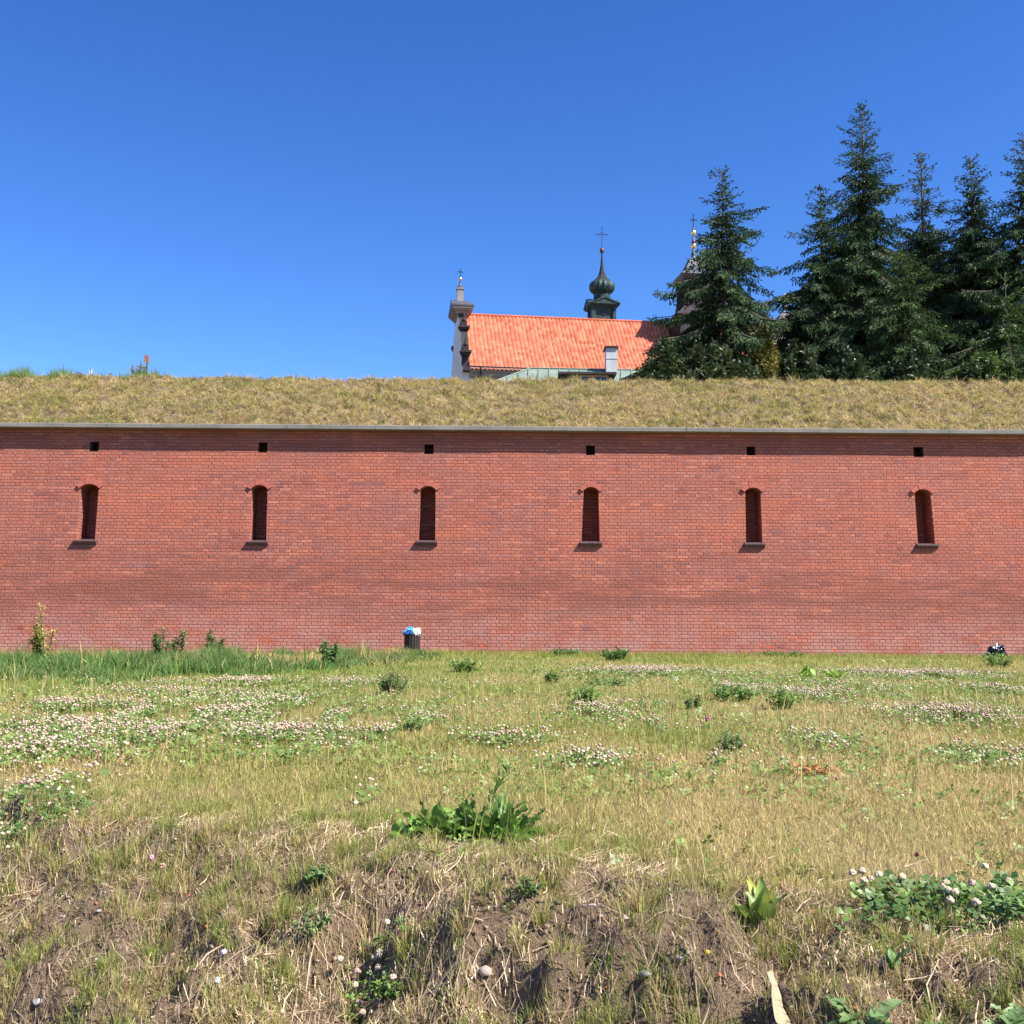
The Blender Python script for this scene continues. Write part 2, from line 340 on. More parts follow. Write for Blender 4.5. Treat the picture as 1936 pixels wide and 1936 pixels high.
for (xb0, xb1, xl0, xl1, z0, z1, rise, n), ring in zip(warr, holes):
    lo = niche(ring, 0.62, 'loophole', M_brick, M_brick)
    # segmental arch of bricks standing 6 cm proud of the face
    a = MB(); K = 9; th = 0.105; pr = 0.05; e = 0.022
    x0, x1 = xl0 - e, xl1 + e; cx = (x0 + x1) / 2; hw = (x1 - x0) / 2; rs = rise + 0.02; Rr = (hw * hw + rs * rs) / (2 * rs); cz = z1 - 0.015 + rs - Rr
    am = math.asin(hw / Rr)
    for k in range(K):
        g = 0.0025 / Rr; a0 = -am + 2 * am * k / K + g; a1 = -am + 2 * am * (k + 1) / K - g
        pts = []
        for aa, rr in ((a0, Rr), (a1, Rr), (a1, Rr + th), (a0, Rr + th)): pts.append((cx + rr * math.sin(aa), cz + rr * math.cos(aa)))
        fr = [(x, wy(z) - pr + (k % 3) * .004, z) for x, z in pts]; bkp = [(x, wy(z) + 0.05 if False else wy(z) - 0.0, z) for x, z in pts]
        a.mesh(fr + bkp, [(0, 1, 2, 3), (0, 4, 5, 1), (1, 5, 6, 2), (2, 6, 7, 3), (3, 7, 4, 0)])
    a.build('arch', M_arch, lo)
    # sloping sill: nose, sloping underside back to the wall
    s_ = MB(); sx0, sx1 = xb0 - 0.05, xb1 + 0.05; pr = 0.10; hgt = 0.10
    nb = 5
    for k in range(nb):
        u0 = sx0 + (sx1 - sx0) * k / nb + .003; u1 = sx0 + (sx1 - sx0) * (k + 1) / nb - .003
        prof = [(0.06, 0.012), (-pr, -0.022), (-pr - .004, -0.045), (-0.012, -hgt - 0.03), (0.06, -hgt - 0.03)]
        l = [(u0, wy(z0) + y, z0 + z) for y, z in prof]; r = [(u1, wy(z0) + y, z0 + z) for y, z in prof]; nn = len(prof)
        fs = [tuple(range(nn)), tuple(reversed(range(nn, 2 * nn)))] + [(i, i + nn, (i + 1) % nn + nn, (i + 1) % nn) for i in range(nn)]
        s_.mesh(l + r, fs)
    s_.build('sill', M_sill, lo)
for h, ring in zip(varr, holes[len(warr):]): niche(ring, 0.4, 'drain_hole', M_hole, M_hole)
# coping slabs with open joints, lifted unevenly
cp = MB(); ztc = P(968, 806, 26.4).z; x = -XE; OV = 0.26
rr = random.Random(4)
while x < XE:
    L = 1.0 + rr.random() * 0.06; dz = rr.uniform(-.004, .004); dy = rr.uniform(-.006, .006)
    y0 = wy(zt) - OV + dy
    vs = [(x + .004, y0, zt + .002), (x + L - .004, y0, zt + .002), (x + L - .004, y0, ztc + dz - .01), (x + .004, y0, ztc + dz - .01),
          (x + .004, y0 + .012, ztc + dz), (x + L - .004, y0 + .012, ztc + dz), (x + L - .004, y0 + .5, ztc + dz), (x + .004, y0 + .5, ztc + dz), (x + L - .004, y0 + .5, zt + .002), (x + .004, y0 + .5, zt + .002)]
    cp.mesh(vs, [(0, 1, 2, 3), (3, 2, 5, 4), (4, 5, 6, 7), (7, 6, 8, 9), (0, 9, 8, 1), (1, 8, 6, 5, 2), (0, 3, 4, 7, 9)]); x += L
cp.build('coping', M_coping, wall)

# ---------------------------------------------------------------- rampart earth behind the wall
yb0 = YW + wy(zt) + 0.12; YT = 30.2
def zb(x, y):
    top = P(968, 721, YT).z; u = np.clip((y - yb0) / (YT - yb0), 0, 1)
    z = ztc - 0.05 + (top - ztc + 0.05) * (u ** 0.93)
    z = z + 0.0032 * np.clip(x, -60, 60) + 0.05 * sst(-3, -9, x)
    n = 0.10 * (fbm(x * 1.3, y * 1.9, 4, 3) - 0.5) + 0.30 * (fbm(x * 6.5, y * 7, 4, 8) - 0.5)
    return z + n * sst(0, .12, u) * np.where(u < 1, 1, 0.7) * sst(40, 32, y) - 0.0 * x
bx = np.concatenate([np.arange(-300, -16, 6.0), np.arange(-16, 16, 0.05), np.arange(16, 301, 6.0)])
by = np.concatenate([[yb0 - .3], np.arange(yb0, YT + 1.2, 0.055), np.arange(YT + 1.5, 60, 1.5), np.arange(60, 420, 20)])
X, Y = np.meshgrid(bx, by); Zb = zb(X, Y); Zb[0, :] = Zb[1, :]
nx, ny = len(bx), len(by); idx = np.arange(nx * ny).reshape(ny, nx); q = np.stack([idx[:-1, :-1], idx[:-1, 1:], idx[1:, 1:], idx[1:, :-1]], -1).reshape(-1, 4)
tag(big('rampart_terrain', np.stack([X, Y, Zb], -1), None, q, M_bank, smooth=True), kind='structure')
ZP = float(zb(0.0, 45.0))

# ---------------------------------------------------------------- grass generators
def blades(pos, h, wd, lean, col, curl=0.5, az=None, seg=2):
    n = len(pos); az = rng.random(n) * 6.283 if az is None else az
    d = np.stack([np.cos(az), np.sin(az), np.zeros(n)], 1); fa = rng.random(n) * 6.283
    s = np.stack([np.cos(fa), np.sin(fa), np.zeros(n)], 1) * (wd / 2)[:, None]; U = np.array([0, 0, 1.0])
    l = lean
    p0 = pos; p1 = pos + d * (h * 0.5 * np.sin(l * (1 - curl)))[:, None] + U * (h * 0.5 * np.cos(l * (1 - curl)))[:, None]
    p2 = p1 + d * (h * 0.5 * np.sin(np.minimum(l * (1 + curl), 1.7)))[:, None] + U * (h * 0.5 * np.cos(np.minimum(l * (1 + curl), 1.7)))[:, None]
    if seg == 1:
        V = np.stack([p0 - s, p0 + s, p2], 1).reshape(-1, 3); b = np.arange(n) * 3
        return V, np.stack([b, b + 1, b + 2], 1), np.zeros((0, 4), int), np.repeat(col, 3, 0)
    V = np.stack([p0 - s, p0 + s, p1 + s * .8, p1 - s * .8, p2], 1).reshape(-1, 3); b = np.arange(n) * 5
    return V, np.stack([b + 3, b + 2, b + 4], 1), np.stack([b, b + 1, b + 2, b + 3], 1), np.repeat(col, 5, 0)
class Acc:
    def __init__(s): s.V = []; s.T = []; s.Q = []; s.C = []; s.n = 0
    def add(s, V, T, Q, Cc):
        s.V.append(V); s.T.append(np.asarray(T).reshape(-1, 3) + s.n); s.Q.append(np.asarray(Q).reshape(-1, 4) + s.n); s.C.append(Cc); s.n += len(V)
    def build(s, name, mt, parent=None, smooth=False):
        return big(name, np.concatenate(s.V), np.concatenate(s.T).astype(int), np.concatenate(s.Q).astype(int), mt, np.concatenate(s.C), parent, smooth)
GREEN = np.array([.185, .265, .045]); STRAW = np.array([.61, .465, .225]); OLIVE = np.array([.35, .345, .09]); DEEP = np.array([.06, .13, .045])
def lerp(a, b, t): t = np.asarray(t)[:, None]; return a * (1 - t) + b * t
def gcol(dry, jit=0.25):
    n = len(dry); d = np.clip(dry + rng.normal(0, .22, n), 0, 1)
    c = np.where(d[:, None] < .5, lerp(GREEN, OLIVE, np.clip(d * 2, 0, 1)), lerp(OLIVE, STRAW, np.clip(d * 2 - 1, 0, 1)))
    pk = (rng.random(n) < .12 * dry)[:, None]; c = np.where(pk, np.array([.44, .26, .14]), c)
    return c * (1 + jit * rng.normal(0, 1, n).clip(-2, 2) * .6)[:, None]
def fan(d0, d1, dens, spread=0.50, pad=0.5):
    """random ground points between distances d0 and d1, covering the view with a margin at the sides"""
    A = spread * (d1 ** 2 - d0 ** 2) + 2 * pad * (d1 - d0); n = int(A * dens)
    y = np.sqrt(rng.random(n) * (d1 ** 2 - d0 ** 2) + d0 ** 2); x = (rng.random(n) * 2 - 1) * (spread * y + pad); return x, y
def dry_at(x, y):
    base = 0.25 + 0.48 * sst(15, 4.5, y) + 0.10 * sst(-1, 1.5, x / np.maximum(y, 1) * 4)
    base = base + 1.3 * (fbm(x * .8, y * .45, 4, 12) - .5) + .35 * (fbm(x * 3, y * 2, 3, 14) - .5)
    return np.clip(base, 0, 1)
grass = Acc()
for d0, d1, dens, hh, ww, seg in ((1.6, 3.4, 10000, .036, .0022, 2), (3.4, 5.5, 13000, .036, .0026, 2), (5.5, 8.5, 5200, .040, .0042, 2), (8.5, 14, 1700, .05, .007, 1), (14, 25.7, 520, .065, .012, 1)):
    x, y = fan(d0, d1, dens); s = edge_s(x, y)
    tuft = fbm(x * 5, y * 5, 3, 21); keep = (s > 0.35) | (rng.random(len(x)) < sst(-.5, .4, s) * 0.9 * sst(.40, .56, tuft)) | ((tuft > .56) & (rng.random(len(x)) < .25))
    bare = fbm(x * 1.6, y * 1.6, 3, 40); keep &= ~((bare > .66) & (rng.random(len(x)) < .6) & (y < 7))
    x, y, tuft = x[keep], y[keep], tuft[keep]; n = len(x)
    z = gh(x, y); h = hh * (0.5 + rng.random(n) * 1.0) * (0.6 + tuft * 0.9)
    grass.add(*blades(np.stack([x, y, z - .005], 1), h, ww * (0.6 + rng.random(n) * .8), rng.random(n) ** .8 * 1.35 + .05, gcol(dry_at(x, y), .4), .5, None, seg))
# tufts on the bank and at its rim
nt_ = 1450; x, y = fan(1.7, 5.4, 340); x, y = x[:nt_ * 3], y[:nt_ * 3]; s = edge_s(x, y); k = (s < .5) & (rng.random(len(x)) < .8)
for tx, ty in zip(x[k], y[k]):
    n = int(rng.integers(25, 90)); rad = rng.uniform(.015, .06); a = rng.random(n) * 6.283; r_ = np.sqrt(rng.random(n)) * rad
    px_, py_ = tx + r_ * np.cos(a), ty + r_ * np.sin(a); H = rng.uniform(.03, .095); dr = np.full(n, np.clip(rng.normal(.44, .28), 0, 1))
    grass.add(*blades(np.stack([px_, py_, gh(px_, py_) - .01], 1), H * (.5 + rng.random(n) * .7), .0024 * (.7 + rng.random(n) * .7), .1 + rng.random(n) * .8, gcol(dr, .2), .5, a + rng.normal(0, .5, n)))
# thin seed stalks over the flat
x, y = fan(3.2, 12, 26); n = len(x); k = edge_s(x, y) > -.2; x, y = x[k], y[k]; n = len(x)
grass.add(*blades(np.stack([x, y, gh(x, y)], 1), .10 + rng.random(n) * .16, .0022 + y * .0004, .05 + rng.random(n) * .35, gcol(np.full(n, .75)), .4))
tag(grass.build('lawn_grass', M_grass), 'sun dried short grass covering the flat ground', 'grass', kind='stuff')

# tall dark grass in front of the wall on the left
tg = Acc(); n = 130000
x = -13.8 + rng.random(n) * 13.0; y = 12.5 + rng.random(n) * 13.3
hm = fbm(x * .9, y * .9, 3, 60); U = 968 + FPX * x / y
lim = np.interp(U, [-300, 0, 250, 420, 600, 700, 800, 860], [12.6, 13.2, 14, 15.2, 17, 18.4, 20.5, 25.9]) + (fbm(x * 1.5, y * .8, 3, 55) - .5) * 4
k = y > lim
dead = (np.abs(x / y + .197) < .035) & (y > 17) & (y < 23)
x, y, hm, dead = x[k], y[k], hm[k], dead[k]; n = len(x)
h = (.04 + .23 * sst(.38, .72, fbm(x * 1.7, y * 1.2, 3, 61))) * (.5 + .7 * rng.random(n)) * (1 - .5 * sst(23, 25.6, y)) * np.where(dead, .5, 1) * (.7 + .3 * sst(-1.2, -3.5, x)) + .05
dr = np.where(dead, .8, np.clip(.12 + .5 * sst(23, 25, y) + rng.normal(0, .1, n), 0, 1))
pt = fbm(x * .8 + 9, y * 1.1, 4, 64); dr = np.clip(dr + 1.6 * (pt - .48) + (rng.random(n) < .07) * .6, 0, 1); h = h * (.75 + 1.2 * (fbm(x * 4, y * 4, 2, 66) - .3).clip(0, 1)); cc = gcol(dr, .35); cc = np.where((dr < .45)[:, None], cc * np.array([.55, .78, .95]), cc)
tg.add(*blades(np.stack([x, y, gh(x, y) - .01], 1), h, .008 + rng.random(n) * .011, rng.random(n) * .8 + .05, cc, .5, None, 2))
x = -3 + rng.random(9000) * 14.5; y = 25.75 - rng.random(9000) ** 2 * 2.2; n = 9000
tg.add(*blades(np.stack([x, y, gh(x, y)], 1), .05 + rng.random(n) * .11, .012 + 0 * x, rng.random(n) * .6, gcol(np.full(n, .22)), .5, None, 1))
tag(tg.build('tall_grass', M_grass), 'tall dark green grass at the foot of the brick wall on the left', 'grass', kind='stuff')

# mown straw-like grass on the rampart
rg = Acc(); n = 210000; x = -15.5 + rng.random(n) * 31; u = rng.random(n) * 1.02; y = yb0 + .02 + u * (YT + .25 - yb0); cl = fbm(x * 4.2, y * 6.5, 3, 70)
k = rng.random(n) < sst(.42, .54, cl) * .93 + .07; x, y, cl, u = x[k], y[k], cl[k], u[k]; n = len(x)
dr = np.clip(.80 + 1.8 * (fbm(x * .6, y * 1.2, 4, 72) - .5) - .12 * sst(.8, 1, u), 0, 1)
rg.add(*blades(np.stack([x, y, zb(x, y) - .01], 1), .05 + rng.random(n) * .11, .007 + rng.random(n) * .010, .5 + rng.random(n) * 1.05, gcol(dr, .5), .35, None, 2))
# hay clumps
m_ = 3400; cx0 = -15.5 + rng.random(m_) * 31; cy0 = yb0 + .05 + rng.random(m_) * (YT - yb0 + .1); k_ = 26; rad_ = .03 + rng.random(m_) * .10; hh_ = .04 + rng.random(m_) ** 2 * .14; dc_ = np.clip(rng.normal(.78, .28, m_), 0, 1); aa = rng.random((m_, k_)) * 6.283; rr_ = np.sqrt(rng.random((m_, k_))) * rad_[:, None]
x = (cx0[:, None] + rr_ * np.cos(aa)).ravel(); y = (cy0[:, None] + rr_ * np.sin(aa)).ravel(); n = len(x); lift = (np.maximum(0, 1 - (rr_ / rad_[:, None]) ** 2) * hh_[:, None] * .6).ravel()
rg.add(*blades(np.stack([x, y, zb(x, y) - .01 + lift * rng.random(n)], 1), np.repeat(hh_, k_) * (.6 + rng.random(n)) + .03, .008 + rng.random(n) * .007, .5 + rng.random(n) * 1.1, gcol(np.repeat(dc_, k_), .3) * np.repeat(rng.uniform(.55, 1.15, m_), k_)[:, None], .3, aa.ravel() + rng.normal(0, .6, n)))
# thatch: long lying stems
n = 14000; x = -15 + rng.random(n) * 30; y = yb0 + .05 + rng.random(n) * (YT - yb0)
rg.add(*blades(np.stack([x, y, zb(x, y) + .02], 1), .18 + rng.random(n) * .25, .009 + 0 * x, 1.25 + rng.random(n) * .35, gcol(np.full(n, .95), .3), .1))
# weeds standing along the crest on the left
n = 5200; x = -15 + rng.random(n) * 5.4 + rng.normal(0, .3, n); y = YT - .15 + rng.random(n) * .7; hm = fbm(x * 2.5, y, 3, 77)
rg.add(*blades(np.stack([x, y, zb(x, y) - .02], 1), (.02 + .34 * sst(.35, .7, hm)) * (.4 + rng.random(n)), .009 + 0 * x, rng.random(n) * .6, gcol(np.full(n, .2)) * np.array([.8, 1, 1.1]), .5))
tag(rg.build('rampart_grass', M_grass), 'mown straw coloured grass on the earth slope above the brick wall', 'grass', kind='stuff')

# dry stems lying on the foreground bank
st = Acc(); x, y = fan(1.6, 5.4, 15000); s = edge_s(x, y); k = (s < .25 + .5 * rng.random(len(x)) ** 3) & (fbm(x * 3, y * 3, 3, 91) + rng.normal(0, .10, len(x)) > .345 + .13 * sst(.5, .9, x) * sst(2.95, 2.6, y)); x, y = x[k], y[k]; n = len(x)
L = .008 + rng.random(n) ** 7 * .10; a = rng.normal(.5, 1.1, n); dx, dy = np.cos(a) * L, np.sin(a) * L
p0 = np.stack([x, y, gh(x, y) + .003 + rng.random(n) * .012], 1); p1 = np.stack([x + dx, y + dy, gh(x + dx, y + dy) + .003 + rng.random(n) * .03], 1)
sd = np.stack([-np.sin(a), np.cos(a), rng.normal(0, .5, n)], 1) * (.0005 + rng.random(n) ** 2 * .0011)[:, None]
pm = (p0 + p1) / 2 + np.stack([-np.sin(a), np.cos(a), rng.random(n) * .5], 1) * (rng.normal(0, .13, n) * L)[:, None]
V = np.stack([p0 - sd, p0 + sd, pm + sd, pm - sd, p1 + sd * .5, p1 - sd * .5], 1).reshape(-1, 3); b = np.arange(n) * 6
cs = lerp(np.array([.19, .12, .07]), np.array([.70, .54, .36]), rng.random(n) ** 1.6) * (.72 + .6 * sst(.35, .65, fbm(x * 2.2, y * 2.2, 3, 97)))[:, None]
st.add(V, np.zeros((0, 3), int), np.concatenate([np.stack([b, b + 1, b + 2, b + 3], 1), np.stack([b + 3, b + 2, b + 4, b + 5], 1)]), np.repeat(cs, 6, 0))
tag(st.build('straw_litter', M_straw), 'dry stems and straw scattered over the bare earth bank', 'straw', kind='stuff')

# crumbs of soil, grit and brick on the bank
PH = (1 + 5 ** .5) / 2; ICO = np.array([(-1, PH, 0), (1, PH, 0), (-1, -PH, 0), (1, -PH, 0), (0, -1, PH), (0, 1, PH), (0, -1, -PH), (0, 1, -PH), (PH, 0, -1), (PH, 0, 1), (-PH, 0, -1), (-PH, 0, 1)]) / 1.902
ICF = np.array([(0, 11, 5), (0, 5, 1), (0, 1, 7), (0, 7, 10), (0, 10, 11), (1, 5, 9), (5, 11, 4), (11, 10, 2), (10, 7, 6), (7, 1, 8), (3, 9, 4), (3, 4, 2), (3, 2, 6), (3, 6, 8), (3, 8, 9), (4, 9, 5), (2, 4, 11), (6, 2, 10), (8, 6, 7), (9, 8, 1)])
def balls(pos, r, col, jit=.25, flat=1.0):
    n = len(pos); V = ICO[None] * (1 + rng.normal(0, jit, (n, 12, 1)).clip(-.5, .5)) * np.asarray(r).reshape(-1, 1, 1); V[:, :, 2] *= flat
    V = (V + pos[:, None]).reshape(-1, 3); T = (ICF[None] + (np.arange(n) * 12)[:, None, None]).reshape(-1, 3); return V, T, np.zeros((0, 4), int), np.repeat(col, 12, 0)
gr = Acc(); x, y = fan(1.6, 5.0, 4500); s = edge_s(x, y); k = (s < .1) & (fbm(x * 2.5, y * 2.5, 3, 95) > .37); x, y = x[k], y[k]; n = len(x)
r_ = .0018 + rng.random(n) ** 9 * .0085; t = rng.random(n)
cs = lerp(np.array([.11, .072, .045]), np.array([.42, .30, .20]), rng.random(n) ** 1.8); cs[t > .93] = (.36, .32, .28); cs[t > .975] = (.42, .13, .07)
gr.add(*balls(np.stack([x, y, gh(x, y) + r_ * .3], 1), r_, cs, .4, .7))
tag(gr.build('gravel', M_straw), 'soil crumbs, grit and brick chips on the bare bank', 'gravel', kind='stuff')

# ---------------------------------------------------------------- clover
patches = [(110, 1345, 150, 16, 1), (90, 1400, 200, 26, 1.4), (330, 1400, 120, 18, 1), (420, 1358, 110, 12, 1), (620, 1360, 160, 16, 1.2), (520, 1402, 160, 20, 1.1), (60, 1440, 110, 26, 1.2), (560, 1440, 90, 16, .9),
           (780, 1372, 60, 14, .8), (960, 1408, 105, 13, 1.1), (1105, 1450, 95, 16, 1.1), (1130, 1352, 110, 14, 1.1), (1400, 1462, 100, 18, 1.2), (1820, 1365, 130, 20, 1.5), (1850, 1440, 100, 24, 1), (1220, 1276, 160, 8, .9),
           (1720, 1281, 170, 8, .9), (500, 1297, 330, 6, .9), (1540, 1322, 85, 13, 1), (1370, 1308, 80, 9, .8), (80, 1508, 75, 36, 1), (735, 1522, 70, 18, .7), (1590, 1418, 110, 18, .7), (1900, 1312, 60, 14, 1), (720, 1400, 60, 12, .8),
           (200, 1440, 60, 10, .6), (1000, 1636, 60, 20, .3), (900, 1625, 60, 25, .3), (350, 1320, 250, 10, .4), (1680, 1320, 260, 30, .15), (500, 1350, 480, 50, .22), (1250, 1400, 500, 60, .05), (1300, 1600, 400, 40, .04), (1150, 1640, 180, 25, .12), (250, 1370, 260, 45, .35), (1500, 1300, 420, 25, .12)]
cf = Acc(); cl_ = Acc()
def trefoils(acc, x, y, z, sz, col, tilt=.5):
    n = len(x); a0 = rng.random(n) * 6.283; nv = np.stack([rng.normal(0, tilt, n), rng.normal(-.2, tilt, n), np.ones(n)], 1); nv /= np.linalg.norm(nv, axis=1)[:, None]
    e1 = np.cross(nv, np.array([0, 1.0, .01])); e1 /= np.linalg.norm(e1, axis=1)[:, None]; e2 = np.cross(nv, e1); c = np.stack([x, y, z], 1)
    for j in range(3):
        a = a0 + j * 2.094; d = e1 * np.cos(a)[:, None] + e2 * np.sin(a)[:, None]; t = -e1 * np.sin(a)[:, None] + e2 * np.cos(a)[:, None]; s = sz[:, None]
        up_ = nv * s * rng.normal(.08, .12, n)[:, None]
        V = np.stack([c, c + d * s * .6 + t * s * .42 + up_, c + d * s * 1.0 + t * s * .2 + up_, c + d * s * 1.0 - t * s * .2 + up_, c + d * s * .6 - t * s * .42 + up_], 1).reshape(-1, 3); b = np.arange(n) * 5
        acc.add(V, np.concatenate([np.stack([b, b + 1, b + 4], 1)]), np.stack([b + 1, b + 2, b + 3, b + 4], 1), np.repeat(col, 5, 0))
def headcol(n):
    t = rng.random(n); c = lerp(np.array([.64, .56, .38]), np.array([.56, .37, .30]), rng.random(n) ** 1.1); c[t > .86] = (.36, .23, .15); return c
for cx, cy, rx, ry, dn in patches:
    c = G(cx, cy); n0 = G(cx, cy + ry); f0 = G(cx, cy - ry); d = c.y; RX = rx / FPX * d; RY = (f0.y - n0.y) / 2; c.y = (f0.y + n0.y) / 2
    A = math.pi * RX * RY; n = int(min(A * 560, 4200) * dn)
    a = rng.random(n) * 6.283; r_ = np.abs(rng.normal(0, .62, n)) ** .85; x = c.x + RX * r_ * np.cos(a); y = c.y + RY * r_ * np.sin(a); k = (y < 25.5) & (fbm(x * 3.2, y * 1.7, 3, 44) > .43); x, y = x[k], y[k]; n = len(x)
    z = gh(x, y) + .025 + rng.random(n) * .075; sz = (.0042 + rng.random(n) * .0045 + y * .00021)
    pos = np.stack([x, y, z], 1); cf.add(*balls(pos, sz, headcol(n) * (1 + rng.normal(0, .2, (n, 1)).clip(-.5, .4)), .3, .85))
    q_ = blades(pos - np.array([0, 0, .07]), np.full(n, .07), .0018 + y * .0003, rng.random(n) * .2, np.tile(GREEN, (n, 1)), .3, None, 1); cl_.add(*q_)
    nl = int(A * 700 * min(dn, 1)); nl = min(nl, 4200); a = rng.random(nl) * 6.283; r_ = np.abs(rng.normal(0, .66, nl)) ** .85; x = c.x + RX * r_ * np.cos(a); y = c.y + RY * r_ * np.sin(a); k = (y < 25.5) & (fbm(x * 3.2, y * 1.7, 3, 44) > .40); x, y = x[k], y[k]; nl = len(x)
    trefoils(cl_, x, y, gh(x, y) + .03 + rng.random(nl) * .04, .012 + rng.random(nl) * .009 + y * .0004, lerp(np.array([.09, .165, .035]), np.array([.21, .29, .065]), rng.random(nl)))
for d0, d1, dn in ((3.6, 7, 260), (7, 13, 90), (13, 25.3, 22)):
    x, y = fan(d0, d1, dn); k = (edge_s(x, y) > 0) & (fbm(x * 1.4, y * .9, 4, 46) > .53); x, y = x[k], y[k]; n = len(x)
    trefoils(cl_, x, y, gh(x, y) + .015 + rng.random(n) * .02, .009 + rng.random(n) * .009 + y * .0007, lerp(np.array([.12, .19, .035]), np.array([.25, .31, .075]), rng.random(n)), .6)
tag(cf.build('clover_flowers', M_flower), 'white and pinkish clover heads spread in drifts over the grass', 'clover', kind='stuff')
tag(cl_.build('clover_leaves', M_leaf), 'green clover leaves carpeting patches between the dry grass', 'clover', kind='stuff')

# ---------------------------------------------------------------- plants as things
def leaf(acc, base, dirv, L, Wd, col, droop=.6, n=6, lobes=0, wav=.15, fold=.25):
    """a leaf with a midrib, folded and drooping; col varied across the blade's own halves"""
    d = Vector(dirv).normalized(); p = Vector(base); side = d.cross(Vector((0, 0, 1)));
    if side.length < .05: side = Vector((random.uniform(-1, 1), random.uniform(-1, 1), 0))
    side.normalize(); rows = []; st_ = L / n
    for i in range(n + 1):
        u = i / n; wv = math.sin(math.pi * min(1, (u * .92 + .04)) ** .75) * Wd / 2
        if lobes: wv *= 1 + .45 * (1 if i % 2 else -.8) * lobes
        nrm = side.cross(d).normalized(); ww = random.uniform(-wav, wav) * Wd
        rows.append((p - side * wv + nrm * (wv * fold * 2 + ww), p.copy(), p + side * wv + nrm * (wv * fold * 2 - ww)))
        p = p + d * st_; d = (d + Vector((0, 0, -droop * st_ / L * 1.6))).normalized(); side = (side + Vector((random.uniform(-.06, .06), random.uniform(-.06, .06), 0))).normalized()
    V = np.array([[tuple(q_) for q_ in r] for r in rows]).reshape(-1, 3); Q = []
    for i in range(n):
        b = i * 3; Q += [(b, b + 1, b + 4, b + 3), (b + 1, b + 2, b + 5, b + 4)]
    c = np.tile(np.array(col) * np.array([1.75, 1.4, 1.2]), (len(V), 1)) * (1 + rng.normal(0, .07, (len(V), 1))); c[1::3] = c[1::3] * .6 + np.array([.2, .3, .1]) * .4
    acc.add(V, np.zeros((0, 3), int), np.array(Q), c)
def stalk(acc, pts, r0, r1, col):
    mb = MB(); k = len(pts); mb.tube(pts, [r0 + (r1 - r0) * i / (k - 1) for i in range(k)], 4)
    V = np.array(mb.v); Q = [f for f in mb.f if len(f) == 4]; acc.add(V, np.zeros((0, 3), int), np.array(Q), np.tile(np.array(col), (len(V), 1)))
def rosette(name, px, py, label, cat, n, L, Wd, col, group=None, droop=.8, lobes=0, tilt=(.5, 1.3), loc=None, seg=6, spread=.03, col2=None):
    g = loc or G(px, py); o = empty(name, g); tag(o, label, cat, group); a = Acc()
    for k in range(n):
        az = random.random() * 6.283; el = random.uniform(*tilt); l = L * random.uniform(.55, 1.1)
        c = np.array(col) * random.uniform(.75, 1.25)
        if col2 is not None and random.random() < .3: c = np.array(col2) * random.uniform(.8, 1.15)
        leaf(a, (random.gauss(0, spread), random.gauss(0, spread), -.005), (math.cos(az) * math.cos(el), math.sin(az) * math.cos(el), math.sin(el)), l, Wd * random.uniform(.7, 1.2), c, droop, seg, lobes)
    a.build('leaves', M_leaf, o, True); return o
def bushy(name, px, py, label, cat, H, Rd, nst, lpst, ls, col, group=None, loc=None, upr=.8, stemcol=(.12, .14, .05), lw=.45):
    g = loc or G(px, py); o = empty(name, g); tag(o, label, cat, group); a = Acc(); sa = Acc()
    for k in range(nst):
        az = random.random() * 6.283; r = Rd * random.random() ** .5; h = H * random.uniform(.55, 1.05) * (1 - .35 * (r / Rd) ** 2)
        b = Vector((math.cos(az) * r * (1 - upr), math.sin(az) * r * (1 - upr), -.01)); t = Vector((math.cos(az) * r, math.sin(az) * r, h)); mid = (b + t) / 2 + Vector((random.gauss(0, Rd * .08), random.gauss(0, Rd * .08), h * .06))
        stalk(sa, [b, mid, t], H * .012, H * .004, stemcol)
        for j in range(lpst):
            u = random.uniform(.15, 1.03); p = b.lerp(mid, u * 2) if u < .5 else mid.lerp(t, u * 2 - 1); az2 = random.random() * 6.283; el = random.uniform(-.1, 1.1)
            leaf(a, p, (math.cos(az2) * math.cos(el), math.sin(az2) * math.cos(el), math.sin(el)), ls * random.uniform(.6, 1.2), ls * lw, np.array(col) * random.uniform(.6, 1.35), .7, 2)
    sa.build('stems', M_leaf, o); a.build('leaves', M_leaf, o); return o
DOCK = (.085, .19, .035)
# the big leafy clump in the middle
g = G(885, 1590); o = empty('dock_plant', g); tag(o, 'large bright green clump of broad crinkled leaves in the middle of the grass', 'plant'); a = Acc(); sa = Acc()
for cx_, cy_, nl, Lm in ((-.12, .02, 40, .135), (.0, .03, 50, .15), (.09, 0, 56, .17), (.16, .05, 34, .12), (-.19, .0, 18, .08)):
    for k in range(nl):
        az = random.random() * 6.283; el = random.uniform(.35, 1.4); c = np.array(DOCK) * random.uniform(.6, 1.5)
        leaf(a, (cx_ + random.gauss(0, .03), cy_ + random.gauss(0, .03), -.01), (math.cos(az) * math.cos(el), math.sin(az) * math.cos(el) * .8, math.sin(el)), Lm * random.uniform(.6, 1.15), .036 * random.uniform(.6, 1.25), c, .6, 10, .14, .34)
for dx_ in (.06, .10, .13):
    sa = Acc(); stalk(sa, [(dx_, 0, 0), (dx_ + .02, 0, .12), (dx_ + .05, 0, .22 + random.random() * .06)], .003, .0012, (.13, .22, .06)); sa.build('stem', M_leaf, o, True)
for k in range(24):
    t = random.random(); leaf(a, (.07 + t * .07, 0, .12 + t * .13), (random.uniform(-1, 1), random.uniform(-1, 1), .9), .05, .008, (.1, .2, .05), .3, 3)
a.build('leaves', M_leaf, o, True)
